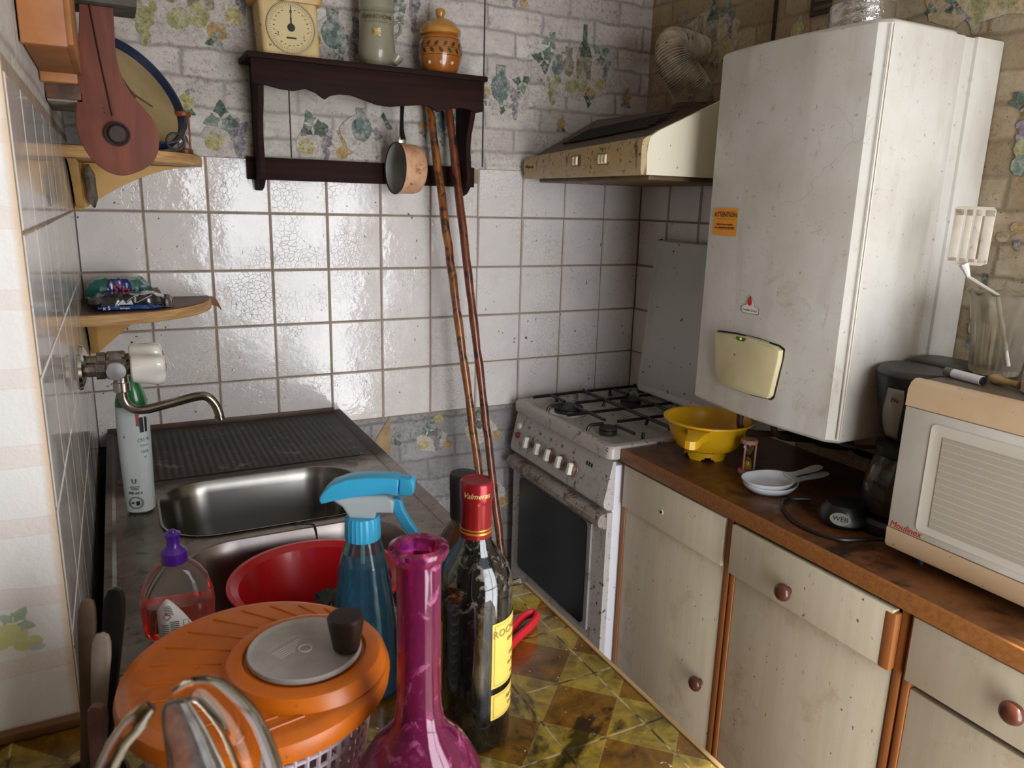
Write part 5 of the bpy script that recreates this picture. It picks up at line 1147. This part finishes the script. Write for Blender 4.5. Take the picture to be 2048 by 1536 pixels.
# ---------------------------------------------------------------- red basin with a dark green scrap
t = thing('red_basin', 'red plastic basin sitting in the nearer sink bowl', 'basin', (.330, -1.015, .722))
redp = M('red_plastic', '#b3121c', .3, coat=.2, sss=.03)
MB().lathe([(.0001, 0), (.075, 0), (.082, .004), (.105, .07), (.124, .138), (.133, .146), (.139, .146), (.139, .150), (.132, .1505), (.121, .143), (.101, .071), (.079, .008), (.0001, .006)], 56, M4=Matrix.Translation((.330, -1.015, .722))).build('bowl', redp, t)
m = MB(); r_ = random.Random(5); rings = []
for k, z in enumerate((0, .02, .045, .06, .066)): s_ = (.8, 1, .95, .7, .3)[k]; rings.append([(.353+(.040*s_)*math.cos(2*PI*j/12)+r_.uniform(-.006, .006), -1.03+(.028*s_)*math.sin(2*PI*j/12)+r_.uniform(-.006, .006), .780+z+r_.uniform(-.005, .005)) for j in range(12)])
m.loft(rings); o = m.build('scouring_cloth', M('dark_green_cloth', '#26352b', .8, mott=(40, '#3f4f40', .9), bump=(90, .6)), base=(.353, -1.03, .780), smooth=0); tag(o, 'crumpled dark green scouring cloth lying in the red basin', 'cloth')
o = MB().cyl(.06, 0, .0515, 24, M4=Matrix.Translation((.345, -1.02, .7285)), bev=.003).build('stacked_bowl', M('dark_bowl', '#5a1418', .3), base=(.345, -1.02, .7285)); tag(o, 'dark red bowl lying in the basin under the green cloth', 'bowl')
# ---------------------------------------------------------------- tiled counter in the foreground
def countertile():
    T_ = NT('counter_tiles'); T_.geo(); sp = T_.n('SeparateXYZ'); T_.l(T_.co, sp.inputs[0])
    u = T_.math('FRACT', T_.math('DIVIDE', T_.math('ADD', sp.outputs[0], 10-.607+.112*0), .1125)); 
    u = T_.math('FRACT', T_.math('DIVIDE', T_.math('ADD', sp.outputs[0], -.607+.1125*40), .1125)); v = T_.math('FRACT', T_.math('DIVIDE', T_.math('ADD', sp.outputs[1], 1.414+.1125*40), .1125))
    du = T_.math('ABSOLUTE', T_.math('SUBTRACT', u, .5)); dv = T_.math('ABSOLUTE', T_.math('SUBTRACT', v, .5)); s_ = T_.math('ADD', du, dv)
    n1 = T_.noise(26, 6, .7, dist=.6); n2 = T_.noise(9, 4, .6)
    ol = T_.mix(T_.ramp(n1, .35, .65), lin('#4f4118'), lin('#a89038')); br = T_.mix(T_.ramp(n1, .3, .7), lin('#3a2409'), lin('#8a6118'))
    br = T_.mix(T_.ramp(n2, .55, .75), br, lin('#1c0f08'))
    dia = T_.ramp(s_, .488, .5); c = T_.mix(dia, br, ol)
    ed = T_.math('ABSOLUTE', T_.math('SUBTRACT', s_, .497)); c = T_.mix(T_.ramp(ed, .0, .012, .55, 0), c, lin('#a9925a'))
    g = T_.math('MAXIMUM', du, dv); gl = T_.ramp(g, .485, .49); dirt = T_.mix(T_.ramp(T_.noise(30, 4, .6), .42, .55), lin('#2b1f14'), lin('#b7a27a'))
    c = T_.mix(T_.math('MULTIPLY', gl, .9), c, dirt)
    c = T_.mix(T_.ramp(T_.noise(6, 5, .65, dist=.8), .56, .62, 0, .85), c, lin('#150b06')); c = T_.mix(T_.ramp(T_.noise(140, 2, .5), .73, .76), c, lin('#d9cfba'))
    T_.setp(Base_Color=c, Roughness=T_.ramp(T_.noise(14, 4, .6), .35, .65, .08, .40), Coat_Weight=.3, Coat_Roughness=.1)
    h = T_.math('ADD', T_.math('MULTIPLY', gl, -1.), T_.math('MULTIPLY', n1, .35)); T_.bump(h, .5, .002); return T_.m
t = thing('tiled_counter', 'foreground counter of glazed olive and brown diamond-patterned tiles with a pale wooden edge', 'counter', (.2, -1.6, .84))
MB().box(-.35, .636, -2.06, -1.236, .835, .860, .002).box(.002, .636, -1.236, -1.158, .835, .860, .001).build('tile_top', countertile(), t)
MB().box(.636, .6425, -2.06, -1.158, .834, .8615, .001).build('wooden_edge', M('edge_pale_wood', '#b99c72', .5, grain=((60, 5, 60), '#8a6a42', .8)), t)
MB().box(-.32, .62, -2.04, -1.24, 0, .834).box(.01, .62, -1.24, -1.16, 0, .834).build('base', M('counter_base_brown', '#5d3f28', .6), t)
m = MB(); m.box(-.34, .001, -1.2450, -1.2325, .8605, .872, .002); m.build('rear_wood_strip', M('strip_wood', '#6d4a2c', .5), t)
o = MB().box(.46, .63, -1.157, -1.154, .855, .8665, .0005).build('metal_joint', chrome_dull, t)
# ---------------------------------------------------------------- bottles and jars on the tiled counter
CZ = .860
# wine bottle
wx, wy = .412, -1.450
t = thing('wine_bottle', 'dusty dark wine bottle with a red capsule and yellow labels on the tiled counter', 'bottle', (wx, wy, CZ))
T = Matrix.Translation((wx, wy, CZ)) @ Matrix.Scale(1.0, 4)
gl = NT('bottle_glass_dark'); d_ = gl.ramp(gl.noise(70, 6, .75, dist=1.2), .53, .63, 0, .75); zz = gl.n('SeparateXYZ'); gl.l(gl.co, zz.inputs[0])
band_ = gl.math('MULTIPLY', d_, gl.ramp(zz.outputs[2], .165, .20, .10, 1.)); c = gl.mix(band_, lin('#07090a'), lin('#6e6558')); gl.setp(Base_Color=c, Roughness=gl.ramp(band_, 0, .5, .04, .6), IOR=1.5, Coat_Weight=.6, Coat_Roughness=.03)
MB().lathe([(.0001, .004), (.030, .0), (.0395, .002), (.0425, .008), (.0428, .05), (.0428, .185), (.0415, .203), (.037, .218), (.028, .231), (.020, .243), (.0168, .256), (.0158, .27), (.0158, .30)], 56, M4=T).build('glass_body', gl.m, t)
MB().lathe([(.0166, .247), (.0175, .250), (.0172, .292), (.0178, .294), (.0188, .299), (.0188, .312), (.0178, .316), (.0165, .3175), (.015, .316), (.0001, .3155)], 40, M4=T).build('capsule', M('capsule_red', '#8f1d22', .25, .4, mott=(20, '#6d1519', .6), specks=(90, '#b9a79a', .74)), t)
MB().lathe([(.0174, .2585), (.0178, .2588), (.0178, .2605), (.0174, .2608)], 40, M4=T, cap=False).lathe([(.0174, .263), (.0178, .2633), (.0178, .2642), (.0174, .2645)], 40, M4=T, cap=False).build('gold_band', M('gold_band', '#c69a3c', .3, .7), t)
def wb(r, a0, z): return lambda v: (wx+(r+v.z)*math.cos(a0+v.x/r), wy+(r+v.z)*math.sin(a0+v.x/r), CZ+z+v.y)
av = math.atan2(-(wy+2.152), -(wx-.085))*1.0
av = math.atan2(-2.152-wy, .085-wx)
m = MB().text('Valmeras', .0085, Matrix.Identity(4), ext=.0003, shear=.35, bend=lambda v: wb(.0190, av, .3045)(v)); m.build('capsule_lettering', M('gold_letters', '#d8b878', .4, .3), t)
lab = M('wine_label', '#d9bf5c', .55, mott=(14, '#c9ab48', .5)); labn = M('label_print', '#8f6a3c', .6)
L0 = math.radians(64)
m = MB(); patch(m, .072, .080, .0006, wb(.0429, av+L0+.20, .124), n=22); patch(m, .072, .032, .0006, wb(.0429, av+L0+.20, .060), n=22); m.build('front_label', lab, t)
m = MB(); patch(m, .060, .085, .0006, wb(.0429, av-math.radians(93), .118), n=18); m.build('back_label', M('wine_label_brown', '#a77b3b', .55, mott=(20, '#8f642c', .6)), t)
m = MB(); F = wb(.0432, av+L0+.20, .124)
for s_, sz, dy, ext, sh in (('ROCHEVILLE', .0125, .026, .0003, 0), ('Grand Vin', .007, .014, .0003, .3), ('CUVÉE', .006, -.006, .0003, 0), ('de France', .006, -.017, .0003, .3), ('1 5 cl', .005, -.031, .0003, 0)):
    m.text(s_, sz, Matrix.Identity(4), ext=ext, shear=sh, bend=lambda v, d=dy: F(Vector((v.x, v.y+d, v.z+.0006))))
for (w, h, cy) in ((.066, .074, 0), (.066, .027, -.064)):
    for yy in (-h/2, h/2): patch(m, w, .0005, .0006, lambda v, q=yy+cy: F(Vector((v.x, v.y+q, v.z))), n=20)
    for xx in (-w/2, w/2): patch(m, .0005, h, .0006, lambda v, q=xx, c_=cy: F(Vector((v.x+q, v.y+c_, v.z))), n=2)
m.text('Appellation', .006, Matrix.Identity(4), ext=.0003, shear=.3, bend=lambda v: F(Vector((v.x, v.y-.059, v.z+.0006)))); m.text('Coteaux', .006, Matrix.Identity(4), ext=.0003, bend=lambda v: F(Vector((v.x, v.y-.069, v.z+.0006))))
m.build('label_print', labn, t)
# amber bottle with black capsule
ax, ay = .463, -1.300
t = thing('amber_bottle', 'clear bottle of amber liquid with a black capped neck, behind the wine bottle', 'bottle', (ax, ay, CZ))
T = Matrix.Translation((ax, ay, CZ)); P = [(.0001, .002), (.030, 0), (.0365, .005), (.037, .02), (.037, .150), (.034, .168), (.026, .185), (.0165, .198), (.0150, .205), (.0150, .235)]
MB().lathe(P, 44, M4=T).build('glass_body', M('amber_bottle_glass', '#e8dccb', .04, trans=1., ior=1.45), t)
MB().lathe([(.0001, .004), (.0345, .007), (.0350, .148), (.032, .166), (.0243, .183), (.0155, .194), (.0001, .194)], 44, M4=T).build('liquid', M('amber_liquid', '#7d3f10', .15, trans=.45, ior=1.34), t)
MB().lathe([(.0158, .205), (.0175, .206), (.0178, .243), (.0183, .245), (.0183, .263), (.0170, .267), (.0001, .2675)], 36, M4=T).build('capsule', M('capsule_black', '#121314', .4, mott=(20, '#232423', .5)), t)
m = MB(); aa = math.atan2(-2.152-ay, .085-ax); patch(m, .062, .075, .0008, lambda v: (ax+(.0372+v.z)*math.cos(aa-.35+v.x/.0372), ay+(.0372+v.z)*math.sin(aa-.35+v.x/.0372), CZ+.085+v.y), n=18); m.build('label', M('old_label', '#9a8c84', .6, mott=(40, '#7f6c60', .8)), t)
# magenta glass vase
vx, vy = .285, -1.612
t = thing('magenta_vase', 'dusty magenta glass vase with a round belly and long neck in the foreground', 'vase', (vx, vy, CZ))
mg = NT('magenta_glass'); dd_ = mg.ramp(mg.noise(38, 6, .7, dist=1.5), .56, .68, 0, .5); c = mg.mix(dd_, lin('#c03a86'), lin('#a58592')); mg.setp(Base_Color=c, Roughness=mg.ramp(dd_, 0, .4, .05, .5), IOR=1.5, Transmission_Weight=mg.ramp(dd_, 0, .5, .86, .3))
T = Matrix.Translation((vx, vy, CZ))
MB().lathe([(.0001, .004), (.030, 0), (.036, .003), (.048, .020), (.058, .045), (.0615, .075), (.0600, .100), (.053, .125), (.040, .148), (.027, .162), (.0215, .172), (.0192, .188), (.0185, .22), (.0185, .315), (.0190, .322), (.0235, .327), (.0250, .331), (.0245, .335), (.0205, .337), (.0165, .334), (.0155, .326), (.0158, .20), (.017, .18), (.024, .163), (.038, .145), (.050, .122), (.057, .098), (.058, .075), (.054, .047), (.045, .024), (.033, .010), (.0001, .010)], 64, M4=T).build('glass_body', mg.m, t)
# blue spray bottle
sx_, sy_ = .322, -1.318
t = thing('spray_bottle', 'blue window cleaner spray bottle with a light blue trigger head', 'spray bottle', (sx_, sy_, CZ))
rot = -.47
m = MB(); m.loft([oval(sx_, sy_, a, b, CZ+z, rot=rot, p=2.3) for a, b, z in ((.034, .024, 0), (.042, .030, .004), (.043, .031, .03), (.041, .030, .06), (.040, .029, .09), (.037, .0275, .12), (.034, .027, .142), (.0335, .0265, .150), (.031, .025, .158), (.0315, .0255, .166), (.028, .024, .18), (.0245, .0225, .195), (.0215, .021, .205), (.0185, .0185, .212))]); m.build('bottle_body', M('clear_blue_plastic', '#a9dcec', .05, trans=.96, ior=1.35), t)
m = MB(); m.loft([oval(sx_, sy_, a-.0018, b-.0018, CZ+z, rot=rot, p=2.3) for a, b, z in ((.034, .024, .003), (.042, .030, .007), (.043, .031, .03), (.041, .030, .06), (.040, .029, .09), (.037, .0275, .12), (.034, .027, .142), (.0335, .0265, .150), (.031, .025, .158), (.0315, .0255, .166), (.0285, .0242, .178))]); m.build('blue_liquid', M('blue_liquid', '#1590bd', .08, trans=.8, ior=1.34), t)
m = MB(); rm = [];
for i in range(48):
    a = 2*PI*i/48; r = .0213+(.0006 if i % 2 else -.0004); rm.append((r*math.cos(a), r*math.sin(a)))
m.loft([[(sx_+x*.97, sy_+y*.97, CZ+.210) for x, y in rm], [(sx_+x, sy_+y, CZ+.213) for x, y in rm], [(sx_+x*.97, sy_+y*.97, CZ+.236) for x, y in rm], [(sx_+x*.9, sy_+y*.9, CZ+.239) for x, y in rm]]); lb = M('spray_light_blue', '#3ba9d6', .3, sss=.05); m.build('collar', lb, t)
ux = Vector((math.cos(rot), math.sin(rot), 0)); F = frame((sx_, sy_, CZ), ux, (0, 0, 1))
def side(pts, w, bev, name, mt, dz=0.):
    return MB().prism(pts, -w, w, M4=F, bev=bev, seg=3).build(name, mt, t)
side([(-.014, .238), (.016, .238), (.018, .246), (.038, .246), (.040, .262), (.030, .268), (-.030, .268), (-.036, .262), (-.022, .252)], .0105, .004, 'pump_housing', M('pump_clear_white', '#c9d4d8', .25, trans=.3))
sh = [(-.0485, .2610), (-.0460, .2575), (-.0400, .2590), (-.030, .262), (.0, .268), (.030, .272), (.044, .270), (.046, .290), (.040, .2915), (.010, .2915), (-.015, .289), (-.034, .282), (-.044, .272), (-.0480, .266)]
side(sh, .0135, .0022, 'trigger_head', lb)
side([(.045, .268), (.058, .268), (.063, .272), (.064, .285), (.060, .290), (.046, .290)], .0095, .003, 'nozzle', lb)
side([(.034, .262), (.040, .264), (.047, .262), (.050, .250), (.058, .234), (.066, .222), (.068, .216), (.064, .212), (.058, .214), (.048, .227), (.041, .240), (.036, .251)], .0062, .002, 'trigger', lb)
m = MB(); m.tube([(sx_, sy_, CZ+.01), (sx_, sy_, CZ+.21)], .0022, 8); m.build('dip_tube', M('dip_tube', '#d6e6ea', .3, trans=.5), t)
m = MB(); vs = []
def sp_(a, z, d=.001): 
    r = .0425 if z < .1 else .040; return (sx_+(r+d)*math.cos(rot)*math.cos(a)-(r*.72+d)*math.sin(rot)*math.sin(a), sy_+(r+d)*math.sin(rot)*math.cos(a)+(r*.72+d)*math.cos(rot)*math.sin(a), CZ+z)
for i in range(9):
    a = math.radians(183+7*i); top = .125-.0095*i; vs += [sp_(a, .02), sp_(a, top*.97, .0012)]
m.add(vs, [(2*i, 2*i+2, 2*i+3, 2*i+1) for i in range(8)]); o = m.build('label', M('spray_label', '#9fc3d6', .35, mott=(30, '#6f93b8', .9)), t); md = o.modifiers.new('s', 'SOLIDIFY'); md.thickness = .0008
# washing-up liquid
dx, dy = .120, -1.090
t = thing('washing_up_liquid', 'clear washing-up liquid bottle with a purple cap and red liquid at the sink edge', 'bottle', (dx, dy, CZ))
R3 = [(.040, .020, 0), (.045, .024, .005), (.047, .026, .02), (.0485, .027, .045), (.047, .026, .065), (.041, .024, .085), (.031, .021, .101), (.020, .0165, .110), (.014, .014, .1135)]
m = MB(); m.loft([oval(dx, dy, a, b, .8655+z, rot=-.12, p=2.3) for a, b, z in R3]); m.build('bottle_body', M('clear_plastic', '#f0ebe6', .06, trans=.97, ior=1.3), t)
m = MB(); m.loft([oval(dx, dy, a-.0015, b-.0015, .8655+z, rot=-.12, p=2.3) for a, b, z in ((.040, .020, .002), (.045, .024, .006), (.047, .026, .02), (.0485, .027, .045), (.0480, .0265, .052))]); m.build('red_liquid', M('red_liquid', '#ff4a22', .08, trans=.92, ior=1.34), t)
pu_ = M('purple_cap', '#4b1c86', .3, coat=.3); m = MB().lathe([(.0001, .110), (.0165, .110), (.0172, .112), (.0170, .126), (.0155, .128), (.0115, .131), (.0088, .135), (.0088, .146), (.0105, .149), (.0108, .152), (.0050, .154), (.0045, .157), (.0001, .1575)], 32, M4=Matrix.Translation((dx, dy, .8655))); m.build('cap', pu_, t)
m = MB(); pl = [(-.020, -.036), (-.014, -.041), (.010, -.040), (.022, -.030), (.021, -.016), (.010, .008), (-.002, .022), (-.010, .026), (-.016, .020), (-.021, .0), (-.022, -.02)]
def dfb(x, y, d=.0): a = -PI/2-.12-.05+x/.046; return (dx+(.0487)*math.cos(-.12)*math.cos(a+.12)-(.0272)*math.sin(-.12)*math.sin(a+.12)+d*math.cos(a), dy+.0487*math.sin(-.12)*math.cos(a+.12)+.0272*math.cos(-.12)*math.sin(a+.12)+d*math.sin(a), .8655+.043+y)
NS = 10
xs2 = [-.022+.044*i/NS for i in range(NS+1)]
def lo(x): return -.041+.011*max(0, (x-.008)/.014)**2 if x > .008 else -.041
def hi(x): return .026-.0*x if abs(x+.008) < .001 else .026-(abs(x+.008)/.030)**1.3*.046
vs = []
for x in xs2: vs += [dfb(x, lo(x), .0012), dfb(x, hi(x), .0012)]
m.add(vs, [(2*i, 2*i+2, 2*i+3, 2*i+1) for i in range(NS)]); o = m.build('back_label', M('label_white', '#d9d3cf', .4), t); md = o.modifiers.new('s', 'SOLIDIFY'); md.thickness = .0006
m = MB(); g = lambda x0, x1, y0_, y1_: m.add([dfb(x0, y0_, .0022), dfb(x1, y0_, .0022), dfb(x1, y1_, .0022), dfb(x0, y1_, .0022)], [(0, 1, 2, 3)])
for k in range(8): g(-.006, .004, -.010-.0028*k, -.0085-.0028*k)
for k in range(6): g(-.017, -.008, -.014-.003*k, -.0126-.003*k)
for k in range(6): g(-.012+.001*k*0, -.004+.002*k*.3, .014-.0025*k, .0152-.0025*k)
g(.009, .0095, -.030, -.008); g(.015, .0155, -.030, -.008); g(.009, .0155, -.008, -.0075); g(.009, .0155, -.030, -.0295)
m.text('&', .007, Matrix.Identity(4), bend=lambda v: dfb(.0122+v.x, -.018+v.y, .0024+v.z)); m.build('label_print', M('label_grey_print', '#6a6468', .5), t)
m = MB(); 
for (a, b) in (((-.0145, -.001), (-.0095, .004)), ((-.0095, .004), (-.0045, -.001)), ((-.0045, -.001), (-.0095, -.006)), ((-.0095, -.006), (-.0145, -.001))): m.tube([dfb(a[0], a[1], .0022), dfb(b[0], b[1], .0022)], .0004, 5)
m.build('hazard_diamond', M('hazard_red', '#a3303a', .5), t)
# red handled peeler
t = thing('red_handle_opener', 'small red looped handle lying on the tiled counter behind the wine bottle', 'opener', (.55, -1.29, CZ))
m = MB(); L_ = [(.500, -1.345, .868), (.540, -1.312, .868), (.575, -1.290, .868), (.596, -1.273, .868), (.601, -1.262, .868), (.594, -1.257, .868), (.575, -1.264, .868), (.540, -1.292, .868), (.503, -1.325, .868)]
C2 = bez(L_, 6); m.tube(C2, .0055, 10, flat=1.3); m.build('handle', M('red_rubber', '#c01f2a', .4), t)
# ---------------------------------------------------------------- salad spinner
t = thing('salad_spinner', 'orange-lidded salad spinner with a grey crank disc and black knob, white basket', 'salad spinner', (.172, -1.475, CZ))
org = M('orange_plastic', '#c4640e', .35, mott=(7, '#8f4a10', .95), specks=(70, '#6d3a0c', .75), stains=(9, '#8a4a14', .62), sss=.08)
lx, ly = .172, -1.477; T = Matrix.Translation((lx, ly, 0))
MB().lathe([(.121, 1.014), (.1235, 1.016), (.1245, 1.024), (.122, 1.032), (.114, 1.037), (.110, 1.0375), (.060, 1.0405), (.0001, 1.041)], 72, M4=T).build('lid', org, t)
m = MB(); ccx, ccy = .212, -1.500; T2 = Matrix.Translation((ccx, ccy, 0))
m.lathe([(.076, 1.037), (.074, 1.044), (.070, 1.050), (.062, 1.053), (.057, 1.0525), (.055, 1.049), (.0001, 1.049)], 60, M4=T2); m.build('raised_ring', org, t)
m = MB()
def lz(p): q = math.hypot(p.x-lx, p.y-ly); return 1.0412-.0005*q/.06 if q < .06 else 1.0411-(q-.06)*.06
for i in range(22):
    a = 2*PI*i/22+.2; p0 = Vector((ccx, ccy, 0))+Vector((math.cos(a), math.sin(a), 0))*.078; p1 = Vector((lx, ly, 0))+Vector((math.cos(a), math.sin(a), 0))*.109
    if (p1-p0).length < .012 or (p0-Vector((lx, ly, 0))).length > .105: continue
    p1 = p0.lerp(p1, .85); m.tube([(p0.x, p0.y, lz(p0)), (p1.x, p1.y, lz(p1))], .0011, 6)
m.build('lid_ribs', org, t)
m = MB(); m.lathe([(.0001, 1.054), (.047, 1.054), (.0495, 1.055), (.0515, 1.057), (.0525, 1.0565), (.0525, 1.052), (.05, 1.051)], 60, M4=T2); dk = m.build('crank_disc', M('crank_disc_grey', '#a39c98', .4, mott=(14, '#7f7770', .8), stains=(12, '#5a5049', .63)), t)
m = MB(); m.tube([(ccx+.006*math.cos(2*PI*i/24), ccy+.006*math.sin(2*PI*i/24), 1.0545) for i in range(24)], .0009, 6, closed=True)
m.text('MODE D\'EMPLOI', .0045, Matrix.Translation((ccx-.018, ccy+.018, 1.0540)) @ Matrix.Rotation(.5, 4, 'Z'), ext=.0002)
for k in range(5): m.box(-.018, .014-.003*k, -.0004, .0004, 0, .0003, M4=Matrix.Translation((ccx-.016, ccy+.016, 1.0540)) @ Matrix.Rotation(.5, 4, 'Z') @ Matrix.Translation((0, -.004-.003*k, 0)))
m.build('embossing', M('emboss_grey', '#bdb8b2', .4), dk)
kx, ky = ccx+.035, ccy-.018
MB().lathe([(.011, 1.056), (.0125, 1.058), (.0165, 1.082), (.0172, 1.088), (.0155, 1.0905), (.0001, 1.0912)], 36, M4=Matrix.Translation((kx, ky, 0))).build('crank_knob', M('knob_black_brown', '#241714', .45, mott=(20, '#33231e', .6)), t)
m = MB(); NB = 60; r0, r1 = .088, .108; z0, z1 = .864, 1.013
def bk(a, z, d=0): r = r0+(r1-r0)*(z-z0)/(z1-z0)+d; return (lx+r*math.cos(a), ly+r*math.sin(a), z)
for i in range(NB):
    a = 2*PI*i/NB; m.tube([bk(a, z0), bk(a, z1)], .0021, 5)
for k in range(11):
    z = z0+(z1-z0)*k/10; m.tube([bk(2*PI*i/60, z) for i in range(60)], .0019, 5, closed=True)
m.build('basket', M('basket_white', '#c9b9c2', .4, mott=(20, '#b3a1ab', .6)), t)
m = MB(); m.lathe([(.0001, .8605), (.092, .8605), (.094, .868), (.088, .872), (.0001, .868)], 48, M4=T); m.build('basket_base', M('basket_base', '#b9a9b2', .4), t)
# ---------------------------------------------------------------- wooden and black kitchen utensils in a pot by the wall end
t = thing('utensil_pot', 'small brown pot holding the upright utensils beside the papered wall end', 'pot', (.012, -1.405, CZ))
MB().lathe([(.0001, 0), (.029, 0), (.033, .004), (.035, .045), (.032, .045), (.030, .006), (.0001, .006)], 32, M4=Matrix.Translation((.018, -1.402, CZ))).build('body', M('pot_brown', '#4f3626', .4), t)
def utensil(name, label, tip, foot, w, th, mt, seed):
    a, b = Vector(foot), Vector(tip); d = (b-a).normalized(); m = MB(); L = (b-a).length
    F = frame(a, Vector((1, -.5, 0)), d) if False else frame(a, d.cross(Vector((.45, .9, 0))).normalized(), d)
    o_ = [(-w*.55, 0), (w*.55, 0), (w*.6, L*.4), (w*.9, L*.75), (w, L*.88), (w*.92, L*.95), (w*.6, L*.99), (0, L), (-w*.6, L*.99), (-w*.92, L*.95), (-w, L*.88), (-w*.9, L*.75), (-w*.6, L*.4)]
    m.prism(o_, -th, th, M4=F, bev=th*.6); o = m.build(name, mt, base=tuple(a)); return tag(o, label, 'utensil', 'upright kitchen utensils by the wall end')
wood1 = M('grey_wood_handle', '#8d8073', .6, mott=(30, '#6c5c50', .8)); wood2 = M('red_wood_handle', '#6d4c44', .55, mott=(30, '#4c332e', .8)); wood3 = M('brown_wood_handle', '#5d4a3a', .6, mott=(30, '#3f3027', .8))
utensil('black_spatula', 'tall matt black kitchen utensil handle standing against the tiled wall end', (.056, -1.375, 1.092), (.026, -1.390, .868), .0105, .004, black_pl, 1)
utensil('wooden_spoon', 'brown wooden utensil handle half hidden behind the black one', (.030, -1.360, 1.078), (.010, -1.385, .868), .0085, .004, wood3, 2)
utensil('wooden_spoon', 'pale grey wooden utensil handle with a rounded end in front of the black one', (.042, -1.405, 1.062), (.018, -1.412, .868), .0088, .004, wood1, 3)
utensil('wooden_spatula', 'shortest reddish wooden utensil handle, nearest the camera', (.034, -1.440, 1.010), (.022, -1.424, .868), .0090, .004, wood2, 4)
# ---------------------------------------------------------------- clear salad servers in a tumbler, nearest the camera
t = thing('glass_tumbler', 'clear tumbler below the picture edge holding the transparent salad servers', 'tumbler', (.092, -1.80, CZ))
MB().lathe([(.0001, 0), (.034, 0), (.037, .004), (.042, .24), (.0395, .24), (.034, .010), (.0001, .010)], 40, M4=Matrix.Translation((.092, -1.79, CZ))).build('body', M('tumbler_glass', '#eef0ea', .03, trans=1.), t)
clr = M('clear_acrylic', '#f4efdf', .05, trans=1., ior=1.3, mott=(60, '#d2cbb2', .5)); clr2 = M('smoked_acrylic', '#b5aaa2', .1, trans=.85, ior=1.3, mott=(60, '#5a5452', .9))
def server(label, pts, rad_, mt, flat):
    C3 = bez(pts, 8); n = len(C3); R5 = []
    for i in range(n):
        q = i/(n-1)*(len(rad_)-1); k = min(int(q), len(rad_)-2); R5.append(rad_[k]+(rad_[k+1]-rad_[k])*(q-k))
    m = MB(); m.tube(C3, R5, 14, flat=flat); o = m.build('salad_server', mt, base=tuple(pts[0]), smooth=70); return tag(o, label, 'salad server', 'transparent salad servers')
server('leftmost transparent server, a thin curved stem bending right over the spinner', [(.078, -1.80, .90), (.070, -1.80, 1.10), (.058, -1.80, 1.19), (.064, -1.80, 1.215), (.074, -1.80, 1.228), (.081, -1.80, 1.235)], [.004, .004, .0042, .0045, .005, .003], clr, 1.1)
server('middle smoky server with a blunt grey tip standing upright', [(.094, -1.79, .90), (.102, -1.79, 1.08), (.101, -1.79, 1.16), (.097, -1.79, 1.195), (.0925, -1.79, 1.220), (.0915, -1.79, 1.228)], [.004, .007, .008, .0062, .0040, .0022], clr2, 1.9)
server('right-hand transparent server arching over with a hooked tip', [(.118, -1.79, .90), (.136, -1.79, 1.10), (.131, -1.79, 1.16), (.123, -1.79, 1.200), (.111, -1.79, 1.224), (.102, -1.79, 1.231), (.092, -1.79, 1.229)], [.004, .006, .006, .0052, .0042, .0034, .0025], clr, 2.1)
